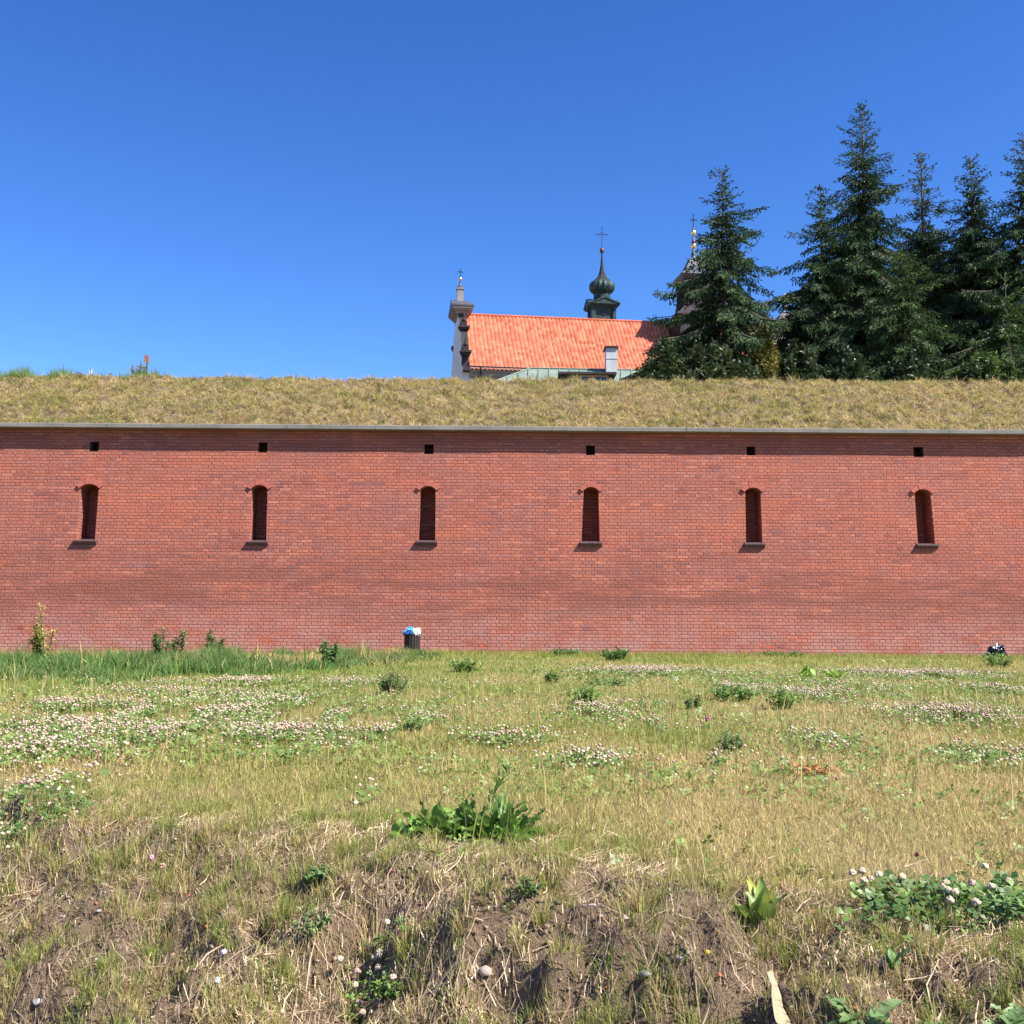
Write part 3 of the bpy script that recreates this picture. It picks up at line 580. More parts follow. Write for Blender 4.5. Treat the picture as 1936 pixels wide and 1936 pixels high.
# clover things in the foreground
def clover_plant(px, py, label, rx, ry, nh, nl, hs, lsz, seed=0):
    g = G(px, py); o = empty('clover_plant', g); tag(o, label, 'clover'); f = Acc(); l = Acc(); s_ = Acc()
    def pts(n, z0, z1):
        a = rng.random(n) * 6.283; r = np.sqrt(rng.random(n)) * (1 + rng.normal(0, .18, n)); x = rx * r * np.cos(a); y = ry * r * np.sin(a); return x, y, gh(x + g.x, y + g.y) - g.z + z0 + rng.random(n) * (z1 - z0)
    x, y, z = pts(nl, .01, .062); trefoils(l, x, y, z, lsz * (.6 + rng.random(nl) * .7), lerp(np.array([.06, .13, .03]), np.array([.19, .28, .065]), rng.random(nl) ** 1.5), .45)
    l.build('leaves', M_leaf, o)
    x, y, z = pts(nh, .035, .085); c = headcol(nh)
    for i in range(nh):
        m_ = 34; u = rng.normal(0, 1, (m_, 3)); u /= np.linalg.norm(u, axis=1)[:, None]; u[:, 2] = np.abs(u[:, 2]) * 1.1 - .25
        f = Acc(); s_ = Acc(); f.add(*balls(np.array([x[i], y[i], z[i]]) + u * hs * .62, np.full(m_, hs * .36), c[i] * (1 + rng.normal(0, .12, (m_, 1))), .25, 1.3))
        stalk(s_, [(x[i], y[i], z[i] - .08), (x[i] + .004, y[i], z[i])], .0012, .001, (.14, .2, .06)); s_.build('stem', M_leaf, o); f.build('flower_head', M_flower, o)
    return o
clover_plant(1830, 1725, 'lush dark green clover clump with white heads at the right edge of the bank', .29, .19, 28, 640, .0115, .019)
clover_plant(705, 1880, 'small clover with pinkish heads low on the earth bank', .085, .09, 11, 60, .011, .012)
clover_plant(75, 1535, 'clover clump with many small white heads at the left end of the bank rim', .20, .26, 46, 520, .0078, .012)
rosette('dock_plant', 1425, 1745, 'dock plant with upright oval leaves above a brown grass tuft', 'plant', 15, .145, .042, (.10, .18, .035), droop=.25, tilt=(.75, 1.45), spread=.022, col2=(.25, .30, .06))
rosette('dock_plant', 1686, 1822, 'small two leaved dark green seedling standing in bare earth', 'plant', 4, .06, .026, (.05, .14, .035), droop=.5, tilt=(.6, 1.3), spread=.006)
for px, py, lb in ((1770, 1985, 'spiky grey green thistle leaves at the bottom edge of the bank'), (1925, 1950, 'thistle at the bottom right corner'), (1640, 1990, 'pale thistle rosette beside the broken stake')):
    rosette('thistle', px, py, lb, 'thistle', 12, .105, .04, (.075, .16, .065), 'thistles at the foot of the bank', .8, 1.0, (.45, 1.2), seg=12, spread=.02, col2=(.13, .22, .11))
# weeds over the flat
WD = (.07, .15, .045)
for px, py, H, Rd, lb, c, ls in (
    (740, 1312, .24, .17, 'rounded grey green weed in the clover below the litter bin', (.075, .13, .06), .05),
    (1165, 1250, .26, .28, 'leafy dark weed by the wall right of the litter bin', (.05, .13, .035), .09),
    (1072, 1240, .15, .45, 'low spreading dark green weed at the wall foot under the fourth loophole', (.06, .13, .05), .09),
    (1100, 1330, .17, .20, 'bright green low weed left of centre clover drift', (.08, .19, .05), .05),
    (1390, 1325, .16, .26, 'wide dark weed among white clover on the right', (.07, .16, .04), .06),
    (1478, 1342, .19, .13, 'compact green weed just right of the wide dark one', (.08, .18, .04), .06),
    (1310, 1340, .13, .10, 'small dark weed left of the wide dark one', (.05, .12, .035), .05),
    (1382, 1422, .13, .09, 'dark small leaved weed alone in the reddish dry grass', (.05, .125, .05), .035),
    (1042, 1290, .14, .11, 'small tuft of fresh green weed in the middle distance', (.08, .17, .05), .06),
    (1150, 1300, .12, .30, 'flat fresh green weed beside the small fresh tuft', (.10, .19, .06), .05),
    (1480, 1242, .12, .5, 'flat broad leaved weed hugging the wall foot below the fifth loophole', (.06, .13, .045), .08),
    (1888, 1262, .26, .34, 'leafy weed growing in front of the black rubbish sack', (.08, .17, .045), .07),
    (540, 1322, .10, .22, 'flat green weed at the edge of the tall grass', (.10, .18, .05), .05),
    (780, 1385, .10, .13, 'green weed inside the long clover drift', (.08, .17, .05), .04),
    (880, 1272, .22, .24, 'light green grassy weed right of the tall grass', (.11, .20, .06), .07),
    (610, 1690, .07, .05, 'thin leggy weed with narrow leaves on the bare bank', (.06, .14, .055), .035),
    (1000, 1690, .035, .04, 'dark low weed on the rim of the bank', (.05, .12, .04), .02),
    (590, 1770, .09, .06, 'pale trefoil weed half way down the bank', (.13, .22, .10), .022),
    (740, 1900, .06, .05, 'green weed sprig beside the pinkish clover', (.09, .2, .04), .022)):
    big_ = py < 1300
    bushy('weed', px, py, lb, 'weed', H, Rd, 26 if Rd > .15 else 14, 14 if Rd > .15 else 11, ls, c, 'weeds scattered over the grass', upr=.55)
for px, py, lb in ((1525, 1283, 'bright yellow green lettuce like weed, left one of a pair'), (1577, 1287, 'bright lettuce like weed, right one of a pair')):
    rosette('weed', px, py, lb, 'weed', 22, .19, .09, (.17, .33, .05), 'weeds scattered over the grass', .5, 0, (.5, 1.4), seg=5, spread=.04)
for px, py, H, lb, c in ((80, 1262, .85, 'yellow green sapling at the wall foot on the far left', (.26, .30, .09)), (303, 1250, .62, 'dark upright sapling, left of two in the tall grass', (.07, .14, .05)),
                     (335, 1248, .66, 'pale leaved upright sapling, right of two in the tall grass', (.15, .2, .10)), (400, 1250, .5, 'bushy dark sapling rising from the tall grass', (.06, .12, .05)), (622, 1262, .42, 'dark bushy nettle in the tall grass before the bin', (.06, .13, .055))):
    bushy('sapling', px, py, lb, 'sapling', H * 1.12, .22, 9, 44, .095, c, 'saplings at the foot of the wall', upr=.55)
# poppies along the wall foot
for i, (px, py) in enumerate(((914, 1238), (968, 1240), (1258, 1243), (1437, 1240), (1450, 1241), (1570, 1248), (1768, 1250), (1842, 1247))):
    lb = ['red poppy nearest the litter bin at the wall foot', 'red poppy at the wall foot halfway between bin and fourth loophole', 'red poppy at the wall foot between fourth and fifth loophole', 'brightest red poppy under the fifth loophole, left of a pair', 'red poppy under the fifth loophole, right of a pair',
          'single red poppy right of the wall weed under the fifth loophole', 'red poppy below the sixth loophole', 'red poppy just left of the black rubbish sack'][i]
    g = G(px, py + 4); g.y = 25.3; g.x = (px - 968) / FPX * 25.5; g.z = float(gh(g.x, g.y)); o = empty('poppy', g); tag(o, lb, 'poppy', 'poppies along the wall foot'); h = [.12, .13, .14, .16, .13, .08, .07, .14][i] + .05
    a = Acc(); stalk(a, [(0, 0, 0), (.01, 0, h * .6), (.0, 0, h)], .004, .003, (.14, .2, .06)); a.build('stem', M_leaf, o)
    a = Acc()
    for k in range(5):
        az = k * 1.257 + i; leaf(a, (0, 0, h), (math.cos(az), math.sin(az), .8), .045 if i != 3 else .07, .06, (.85, .07, .03), .2, 3)
    a.build('petals', M_flower, o)
# small flowers on the bank
for px, py, c, lb, r_ in ((423, 1800, (.85, .85, .9), 'small white flower on the bank, upper of two', .0085), (411, 1857, (.85, .85, .9), 'small white flower low on the bank, lower of two', .0085), (287, 1622, (.75, .38, .42), 'pink clover head, upper of two on the left bank', .011), (307, 1637, (.75, .40, .42), 'pink clover head, lower of two on the left bank', .011),
                      (1337, 1800, (.8, .6, .05), 'tiny yellow flower beside the brown grass tuft', .006), (1338, 1360, (.45, .10, .25), 'magenta thistle head above the distant grass', .022), (1733, 1615, (.16, .03, .03), 'dark red flower head on a tall stalk above the clover clump', .008)):
    g = G(px, py + 15); o = empty('wildflower', g); tag(o, lb, 'flower', 'small wildflowers'); t_ = Vector(P(px, py, g.y)) - g
    a = Acc(); stalk(a, [(0, 0, -.01), (t_.x * .5 + .003, 0, t_.z * .5), (t_.x, 0, max(t_.z, .02))], .0012, .001, (.14, .2, .06)); a.build('stem', M_leaf, o)
    a = Acc(); m_ = 22; u = rng.normal(0, 1, (m_, 3)); u /= np.linalg.norm(u, axis=1)[:, None]; a.add(*balls(np.array([t_.x, 0, max(t_.z, .02)]) + u * r_ * .65, np.full(m_, r_ * .4), np.tile(np.array(c), (m_, 1)), .2)); a.build('petals', M_flower, o)

# stones and stake
def stone(px, py, r, mt, label, sq=(1, .8, .75), seed=1):
    g = G(px, py); rs = np.random.default_rng(seed); me = bpy.data.meshes.new('stone'); import bmesh
    bm = bmesh.new(); bmesh.ops.create_icosphere(bm, subdivisions=4, radius=1)
    pl = [(Vector(rs.normal(0, 1, 3)).normalized(), rs.uniform(.48, .8)) for _ in range(12)]
    for v in bm.verts:
        for n_, d_ in pl:
            e = v.co.dot(n_) - d_
            if e > 0: v.co -= n_ * e * .85
        k = 1 + .05 * (float(fbm(np.array(v.co.x * 3 + 5), np.array(v.co.y * 3 + v.co.z * 4), 3, seed)) - .5) * 2
        v.co = Vector((v.co.x * sq[0], v.co.y * sq[1], v.co.z * sq[2])) * r * k
    bm.to_mesh(me); bm.free(); me.polygons.foreach_set('use_smooth', np.ones(len(me.polygons), bool))
    o = link('stone', me, mt); o.location = g + Vector((0, 0, r * .25)); o.rotation_euler = (rs.uniform(-.3, .3), rs.uniform(-.3, .3), rs.uniform(0, 6)); tag(o, label, 'stone', 'stones on the bank'); return o
stone(919, 1895, .026, M_stone, 'pinkish rounded stone near the bottom centre of the bank', seed=3)
stone(70, 1915, .020, M_greystone, 'pale grey stone at the bottom left', seed=4)
stone(182, 1820, .014, M_greystone, 'small grey stone on the left bank above the largest pale one', seed=5)
stone(1115, 1735, .016, M_greystone, 'flat whitish stone on the rim of the bank', (1.3, .9, .6), seed=6)
stone(1222, 1825, .017, M_greystone, 'whitish chalky stone in the middle of the right bank', (1.4, .9, .6), seed=7)
stone(1283, 1815, .013, M_greystone, 'light pointed stone right of the chalky one', seed=8)
stone(1182, 1742, .018, M_stone, 'pink brown stone beside the flat whitish one', seed=9)
stone(1427, 1800, .012, M_greystone, 'small white pebble right of the brown grass tuft', seed=10)
stone(1775, 1778, .010, M_arch, 'orange brick chip at the edge of the clover clump', seed=11)
stone(740, 1648, .010, M_arch, 'reddish brick chip on the upper bank', (1.5, .8, .6), seed=12)
stone(1715, 1832, .008, M_greystone, 'white pebble right of the dark green seedling', seed=13)
# broken stake with pale torn face
g = G(1500, 1990); t_ = Vector(P(1455, 1842, g.y + .10)) - g
o = empty('wooden_stake', g); tag(o, 'broken stake with a pale torn edge leaning out of the bank', 'stake')
mb = MB(); pts = []; n = 7
for i in range(n + 1):
    u = i / n; w_ = .021 * (1 - u * .8) + (.002 if i % 2 else 0); c = t_ * u + Vector((.004 * math.sin(u * 9), 0, 0)); pts.append((c, w_))
vs = []; 
for c, w_ in pts: vs += [c + Vector((-w_, 0, 0)), c + Vector((w_, 0, 0)), c + Vector((w_ * .9, .016, .004)), c + Vector((-w_ * .8, .018, 0))]
fs = []
for i in range(n):
    b = i * 4; fs += [(b + k, b + (k + 1) % 4, b + 4 + (k + 1) % 4, b + 4 + k) for k in range(4)]
fs.append((n * 4, n * 4 + 1, n * 4 + 2, n * 4 + 3)); mb.mesh(vs, fs)
mb.build('pale_wood', rough_mat('torn_wood', (.30, .25, .13), (.50, .43, .26), 25, .8, .6, .005, stretch=(1, 1, .2)), o)
mb = MB(); mb.tube([t_ * 0 + Vector((.035, .03, -.03)), t_ * .45 + Vector((.04, .03, 0)), t_ * .82 + Vector((.022, .03, 0))], [.03, .026, .008], 9)
mb.build('bark_side', rough_mat('rotten_bark', (.09, .055, .04), (.24, .16, .12), 22, .95, 1, .01), o, True)
# dried dung-like leaf heap in the grass
g = G(1545, 1468); o = empty('dead_leaves', g); tag(o, 'small heap of reddish brown dead leaves in the dry grass', 'leaf heap'); a = Acc()
for k in range(26): leaf(a, (random.gauss(0, .05), random.gauss(0, .04), .01 + random.random() * .03), (random.uniform(-1, 1), random.uniform(-1, 1), random.uniform(-.1, .5)), .05, .025, np.array((.25, .10, .045)) * random.uniform(.5, 1.4), .5, 3)
a.build('leaves', M_leaf, o)

# ---------------------------------------------------------------- litter bin and rubbish sack
g = Vector(P(779, 1236, 25.2)); g.z = float(gh(g.x, 25.2)); o = empty('litter_bin', g); tag(o, 'dark round slatted litter bin overflowing against the wall', 'litter bin')
mb = MB(); Rb, Hb = .165, .42
mb.lathe([(Rb - .03, 0), (Rb - .03, Hb - .03), (Rb - .04, Hb - .03)], 24); mb.build('liner', M_iron, o, True)
M_slat = rough_mat('weathered_slat', (.018, .014, .012), (.06, .045, .035), 8, .7, stretch=(3, 3, .4)); mb = MB()
for k in range(18):
    a_ = 2 * math.pi * k / 18; M_ = Matrix.Rotation(a_, 4, 'Z') @ Matrix.Translation((Rb, 0, 0)); mb.box((-.01, -.022, .02), (.008, .022, Hb), M=M_)
mb.build('slats', M_slat, o)
mb = MB(); mb.lathe([(Rb + .012, Hb), (Rb + .016, Hb + .012), (Rb + .012, Hb + .024), (Rb - .02, Hb + .024), (Rb - .02, Hb)], 24); mb.build('rim', M_iron, o, True)
def crumple(name, c, r, mt, label, cat, seed, sq=(1, 1, 1), parent=None, group=None, sub=4, amp=1.1):
    import bmesh
    rs = np.random.default_rng(seed); bm = bmesh.new(); bmesh.ops.create_icosphere(bm, subdivisions=sub, radius=1); co = np.array([v.co[:] for v in bm.verts])
    k = 1 + amp * (fbm(co[:, 0] * 2.4 + seed, co[:, 1] * 2.4 + co[:, 2] * 2.1, 3, seed) - .5) + amp * .5 * np.abs(fbm(co[:, 0] * 6 + co[:, 2] * 5, co[:, 1] * 6 + 3, 2, seed + 2) - .5)
    co = co * k[:, None] * r * np.array(sq)
    for v, q_ in zip(bm.verts, co): v.co = q_
    me = bpy.data.meshes.new(name); bm.to_mesh(me); bm.free(); ob = link(name, me, mt, parent); ob.location = c
    if label: tag(ob, label, cat, group)
    return ob
def plast(name, c, rough=.35, spec=.5):
    mt, nt, b = mat(name); b.inputs['Base Color'].default_value = (*c, 1); b.inputs['Roughness'].default_value = rough; bump(nt, b, noise(nt, 14, 4, mapped(nt), .6), .6, .02); return mt
crumple('plastic_bag', g + Vector((-.06, -.02, Hb + .065)), .10, plast('blue_bag', (.07, .30, .75)), 'light blue plastic bag stuffed in the top of the litter bin', 'bag', 3, (1.2, 1, .85), sub=4, group='rubbish in the litter bin')
crumple('paper_rubbish', g + Vector((.085, -.06, Hb + .05)), .09, plast('white_rubbish', (.82, .80, .78)), 'white crumpled rubbish spilling over the right rim of the litter bin', 'rubbish', 5, (1.1, 1, .95), sub=4, group='rubbish in the litter bin')
crumple('food_wrapper', g + Vector((.155, -.02, Hb + .10)), .05, plast('orange_wrapper', (.85, .42, .15)), 'small orange wrapper on the right side of the litter bin rubbish', 'wrapper', 6, (.6, .7, 1.1), sub=2, group='rubbish in the litter bin')
g2 = Vector(P(1884, 1240, 25.35)); g2.z = float(gh(g2.x, 25.35)); o = empty('rubbish_sack', g2); tag(o, 'shiny black rubbish sack slumped against the brick wall', 'sack')
mb_ = plast('black_film', (.012, .013, .022), .25); crumple('sack_body', Vector((.03, 0, .12)), .17, mb_, None, None, 9, (1.0, .8, .85), o); crumple('sack_neck', Vector((-.15, 0, .07)), .09, mb_, None, None, 12, (1.2, .8, .7), o)

# ---------------------------------------------------------------- sign post and bush on the rampart crest
g = P(276.5, 716, YT + .3); g.z = float(zb(g.x, g.y)) - .05; o = empty('marker_post', g); tag(o, 'small rusty red sign plate on a thin post at the rampart crest', 'sign'); zz = P(276, 671, YT + .3).z - g.z
mb = MB(); mb.box((-.014, -.012, 0), (.014, .012, zz - .02)); mb.build('post', M_iron, o)
M_rust = rough_mat('faded_red_paint', (.26, .10, .07), (.42, .20, .14), 12, .7, stretch=(3, 1, .6))
mb = MB(); T_ = Matrix.Translation((-.0, 0, 0)); mb.prism([(-.075, zz), (.0, zz - .02), (.0, zz - .22), (-.065, zz - .2)], Matrix.Translation((-.005, -.022, 0)), .012); mb.prism([(.0, zz - .02), (.065, zz - .04), (.055, zz - .27), (.0, zz - .25)], Matrix.Translation((.002, -.026, 0)), .012); mb.build('plate', M_rust, o)
bushy('crest_bush', 0, 0, 'pale grey green bush beside the rusty sign plate', 'bush', .62, .24, 22, 18, .09, (.2, .21, .14), loc=Vector((P(262, 716, YT + .35).x, YT + .35, float(zb(P(262, 716, YT + .35).x, YT + .35)) - .05)))
for i, (px, c) in enumerate(((160, (.10, .17, .08)), (205, (.12, .19, .09)), (20, (.10, .16, .09)))):
    x_ = P(px, 716, YT + .3).x; bushy('crest_weed', 0, 0, ['dark leafy weed standing on the crest, middle one left of the sign', 'light green weed on the crest nearest the bush by the sign', 'weed on the crest at the far left edge'][i], 'weed', .22, .3, 14, 10, .07, c, 'weeds on the rampart crest', loc=Vector((x_, YT + .3, float(zb(x_, YT + .3)) - .03)))

# ---------------------------------------------------------------- church
DE = 75.0; TH = R(7.5)
A0 = P(888, 692, DE)                                # left end of the front eave
church = empty('church', (A0.x, A0.y, ZP), TH); tag(church, 'church with orange tiled roof, stone gable and copper turret behind the wall', 'church')
Mc = Matrix.Translation(church.location) @ Matrix.Rotation(TH, 4, 'Z'); Mci = Mc.inverted()
def L_(px, py, ylocal):
    """point on the church's local plane y = ylocal"""
    o_ = Mci @ Vector((0, 0, CZ)); d = Mci.to_3x3() @ ray(px, py); t = (ylocal - o_.y) / d.y; return o_ + d * t
HWD = 5.0; ez = L_(1000, 698, 0).z; rz_ = L_(1000, 601.5, HWD).z; LEN = L_(1500, 640, HWD).x
def roof_z(y):  # y from -0.4 (eave) to HWD; bell-cast at the foot
    u = y / HWD; return ez + (rz_ - ez) * (0.80 * u + 0.20 * u * u)
def tile_mat():
    mt, nt, b = mat('roof_tile'); tc = nt.nodes.new('ShaderNodeTexCoord')
    t = nd(nt, 'ShaderNodeTexBrick', Scale=1.0); t.inputs['Color1'].default_value = (0, 0, 0, 1); t.inputs['Color2'].default_value = (1, 1, 1, 1); t.inputs['Mortar Size'].default_value = 0; t.offset = 0
    t.inputs['Brick Width'].default_value = .285; t.inputs['Row Height'].default_value = .36; nt.links.new(tc.outputs['UV'], t.inputs['Vector'])
    c = ramp(nt, t.outputs['Color'], [(0, (.34, .085, .042)), (.5, (.45, .132, .070)), (1, (.55, .195, .115))]); c = mix(nt, ramp(nt, noise(nt, .6, 4, mapped(nt)), [(.4, (0, 0, 0)), (.7, (.5, .5, .5))]), c, (.55, .16, .10))
    nt.links.new(c, b.inputs['Base Color']); b.inputs['Roughness'].default_value = .9; b.inputs['Specular IOR Level'].default_value = .15; return mt
M_tile = tile_mat()
PER = .285; ncol = int(LEN / PER); sub = 8; xs = np.arange(0, ncol * sub + 1) * PER / sub
ys = []; tot = HWD + .45; nrow = 20
for i in range(nrow): ys += [(-.45 + tot * i / nrow, 0), (-.45 + tot * (i + .98) / nrow, 1)]
V = []; uvv = []
for y_, k in ys:
    base = roof_z(y_) + (.06 if k == 0 else 0.0); wv = np.abs(np.sin(math.pi * xs / PER)) ** .8 * .12
    V.append(np.stack([xs, np.full_like(xs, y_), base + wv], 1)); uvv.append(np.stack([xs + .001, np.full_like(xs, (y_ + .45) / tot * nrow * .36 + .01)], 1))
V = np.array(V); nyy, nxx = V.shape[:2]; idx = np.arange(nyy * nxx).reshape(nyy, nxx); q = np.stack([idx[:-1, :-1], idx[:-1, 1:], idx[1:, 1:], idx[1:, :-1]], -1).reshape(-1, 4)
ro = big('tiled_roof', V.reshape(-1, 3), None, q, M_tile, parent=church, smooth=False)
uvl = ro.data.uv_layers.new(name='UVMap'); li = np.zeros(len(ro.data.loops), 'i'); ro.data.loops.foreach_get('vertex_index', li); uvl.data.foreach_set('uv', np.array(uvv).reshape(-1, 2)[li].astype('f').ravel())
mb = MB()      # back slope and ridge caps
mb.face([(0, HWD, rz_), (LEN, HWD, rz_), (LEN, 2 * HWD, ez), (0, 2 * HWD, ez)])
k = 0.0
while k < LEN: mb.tube([(k, HWD, rz_ + .05), (k + .38, HWD, rz_ + .06)], [.12, .14], 8); k += .38
mb.build('ridge_tiles', M_tile, ro)
mb = MB(); mb.box((.5, .05, 0), (LEN, 2 * HWD - .2, ez - .12)); mb.build('wall', M_beige, church)
mb = MB(); mb.box((0, -.30, ez - .38), (LEN, .06, ez - .06)); mb.box((0, -.18, ez - .62), (LEN, .05, ez - .38)); mb.box((0, -.08, ez - .8), (LEN, .05, ez - .62)); mb.build('eaves_cornice', M_beige, church)
xp = L_(908, 705, -.2).x; mb = MB(); mb.tube([(xp, -.5, ez - .1), (xp, -.5, ez - .3), (xp + .05, -.2, ez - .9), (xp + .05, -.2, 2)], .06, 8); mb.tube([(0, -.52, ez - .06), (LEN, -.52, ez - .06)], .045, 6); mb.build('downpipe', M_iron, church)
# stepped gable at the left end, standing proud of the roof; outline in (y, z)
gt = .5; gz = lambda py: L_(872, py, HWD - 1.0).z
cy = HWD; H1 = gz(560)
def gable(name, x0, thick, zscale=1.0, mt=M_darkstone):
    o_ = empty(name, (x0, 0, 0)); o_.parent = church
    z = lambda py: L_(880, py, 3.0).z
    half = [(-.55, ez - .35), (-.55, ez - .05), (.55, ez + .15), (.55, z(683)), (.75, z(683)), (.75, z(666)), (1.5, z(645)), (1.9, z(630)), (1.9, z(627)), (2.2, z(627)), (2.2, z(612)), (3.1, z(604)), (3.6, z(598)), (3.75, z(585))]
    poly = half + [(2 * cy - y_, zz_) for y_, zz_ in reversed(half)]
    # prism extruded along x: swap axes
    b = MB(); n_ = len(poly); vs = [(-thick, y_, zz_) for y_, zz_ in poly] + [(0, y_, zz_) for y_, zz_ in poly]
    b.mesh(vs, [tuple(range(n_)), tuple(reversed(range(n_, 2 * n_)))] + [(i, i + n_, (i + 1) % n_ + n_, (i + 1) % n_) for i in range(n_)]); b.m[0] = b.m[1] = 1; b.build('gable_wall', [mt, M_plaster], o_)
    b = MB(); b.box((-thick - .05, 0, 2), (.3, 2 * cy, ez - .35)); b.build('end_wall', M_plaster, o_)
    for y_, py in ((.5, 683), (1.95, 628)):
        for sgn in (0, 1):
            yy = y_ if not sgn else 2 * cy - y_
            b = MB(); b.box((-thick - .12, yy - .35, z(py)), (.14, yy + .35, z(py) + .13)); b.box((-thick - .06, yy - .25, z(py) - .16), (.07, yy + .25, z(py))); b.build('step_cornice', M_darkstone, o_)
    for y_, py in ((.5, 678), (1.95, 623)):
        for sgn in (0, 1):
            yy = y_ if not sgn else 2 * cy - y_; b = MB(); zz_ = z(py)
            b.box((-thick / 2 - .18, yy - .18, zz_ - .1), (-thick / 2 + .18, yy + .18, zz_ + .2)); b.lathe([(.06, zz_ + .2), (.15, zz_ + .35), (.12, zz_ + .5), (.05, zz_ + .62), (.07, zz_ + .7), (.02, zz_ + .95)], 8, (-thick / 2, yy)); b.build('finial', M_darkstone, o_)
    return o_
gb = gable('stepped_gable', 0.0, gt)
# pedimented cap, pedestal, ball and cross on top
zc0, zc1, zc2 = L_(870, 600, cy - 1).z, L_(870, 578, cy - 1).z, L_(870, 560, cy - 1).z
b = MB()
for i, (e, za, zb_) in enumerate(((.02, 0, .25), (.14, .25, .45), (.28, .45, .62), (.42, .62, .80))):
    hgt = zc1 - zc0; b.box((-gt - e, 3.75 - e, zc0 + hgt * za), (.1 + e, 2 * cy - 3.75 + e, zc0 + hgt * zb_))
b.build('gable_cornice', M_beige, gb)
b = MB(); e = .48; zr = zc0 + (zc1 - zc0) * .80; x0, x1 = -gt - e, .1 + e; y0, y1 = 3.75 - e, 2 * cy - 3.75 + e; xm = (x0 + x1) / 2
b.mesh([(x0, y0, zr), (x1, y0, zr), (x1, y1, zr), (x0, y1, zr), (x0, y0, zr + .1), (x1, y0, zr + .1), (x1, y1, zr + .1), (x0, y1, zr + .1), (x0 + .05, cy, zc2), (x1 - .35, cy, zc2)],
       [(0, 3, 2, 1), (0, 1, 5, 4), (1, 2, 6, 5), (2, 3, 7, 6), (3, 0, 4, 7), (4, 5, 9, 8), (5, 6, 9), (6, 7, 8, 9), (7, 4, 8)]); b.build('gable_cap', M_lead, gb)
xm = L_(870, 550, cy).x; pz = lambda py: L_(870, py, cy).z
b = MB(); b.box((xm - .22, cy - .22, zc2 - .3), (xm + .22, cy + .22, pz(547))); b.box((xm - .27, cy - .27, pz(548)), (xm + .27, cy + .27, pz(545.5))); b.build('pedestal', M_beige, gb)
b = MB(); b.lathe([(.25, pz(545.3)), (.25, pz(543)), (.12, pz(540)), (.06, pz(536)), (.06, pz(532))], 12, (xm, cy)); b.build('pedestal_cap', M_lead, gb)
b = MB(); b.lathe([(.05, pz(531)), (.13, pz(529)), (.15, pz(527.5)), (.12, pz(525.5)), (.03, pz(524))], 14, (xm, cy)); b.build('ball', M_gold, gb, True)
def cross(parent, x, y, z0, z1, arm, t=.025, ring=True):
    b = MB(); h = z1 - z0; b.tube([(x, y, z0), (x, y, z1)], t, 6); za = z0 + h * .66; b.tube([(x - arm, y, za), (x + arm, y, za)], t, 6)
    for q0 in ((x - arm, za), (x + arm, za), (x, z1)):
        b.lathe([(.001, q0[1] - t * 2), (t * 2.2, q0[1]), (.001, q0[1] + t * 2)], 8, (q0[0], y))
    for sx in (-1, 1):
        for sz in (-1, 1): b.tube([(x + sx * .02, y, za + sz * arm * .45), (x + sx * arm * .28, y, za + sz * arm * .28), (x + sx * arm * .45, y, za + sz * .02)], t * .5, 5)
    b.build('cross', M_iron, parent)
cross(gb, xm, cy, pz(524), pz(509), .17, .022)
# ridge turret
yT = cy + .95; tx = L_(1138, 600, yT).x; tz = lambda py: L_(1137, py, yT).z; ppm = 26.6
tu = empty('ridge_turret', (tx, yT, 0)); tu.parent = church
hb = .76; b = MB(); b.box((-hb, -hb, rz_ - .9), (hb, hb, tz(579))); 
for sx in (-1, 1):
    for sy in (-1, 1): b.box((sx * hb - .14 * (1 if sx > 0 else 1), sy * hb - .14, rz_ - .85), (sx * hb + .10, sy * hb + .10, tz(580)))
b.build('lantern', M_copper, tu)
def ell(cx, cz_, rx_, rz2, n=14): return [(cx + rx_ * math.cos(2 * math.pi * i / n), cz_ + rz2 * math.sin(2 * math.pi * i / n)) for i in range(n)]
b = MB()
for k in range(4):
    M_ = Matrix.Rotation(k * math.pi / 2, 4, 'Z'); b.prism(ell(0, tz(592), .27, .36), M_ @ Matrix.Translation((0, -hb - .05, 0)), .02)
b.build('louvre', M_iron, tu)
tzf = lambda py: L_(1137, py, yT - 1.2).z
b = MB(); z0 = tzf(578.5)
for e, za, zb_ in ((.0, 0, .1), (.12, .1, .2), (.24, .2, .33), (.32, .33, .42)): b.box((-hb - .06 - e, -hb - .06 - e, z0 + za * .7), (hb + .06 + e, hb + .06 + e, z0 + zb_ * .7))
z1 = z0 + .42 * .7
for k in range(4):
    M_ = Matrix.Rotation(k * math.pi / 2, 4, 'Z') @ Matrix.Translation((0, -hb - .36, 0)); b.prism([(-hb - .2, z1), (hb + .2, z1), (0, z1 + .40)], M_, 1.1)
    b.prism([(-hb - .32, z1), (-hb - .18, z1), (0, z1 + .38), (hb + .18, z1), (hb + .32, z1), (0, z1 + .52)], Matrix.Rotation(k * math.pi / 2, 4, 'Z') @ Matrix.Translation((0, -hb - .42, 0)), .5)
b.build('pediment', M_copper, tu)
b = MB(); zz = tz(558); b.lathe([(.62, zz - .3), (.62, zz)], 16); pr_ = [(1.0, .62), (.72, .60)]
on = [(.60, 557), (.66, 555), (.86, 551), (.95, 546), (.955, 542), (.90, 537), (.74, 533), (.56, 531)]
b.lathe([(r_, tz(py)) for r_, py in on], 32, rib=-.07); b.build('onion_dome', M_copper, tu, False)
b = MB(); sp_ = [(.62, 531.5), (.60, 530), (.42, 526), (.27, 520), (.17, 511), (.105, 500), (.065, 488), (.05, 479)]; b.lathe([(r_, tz(py)) for r_, py in sp_], 8, a0=.39); b.build('spire', M_darkstone, tu)
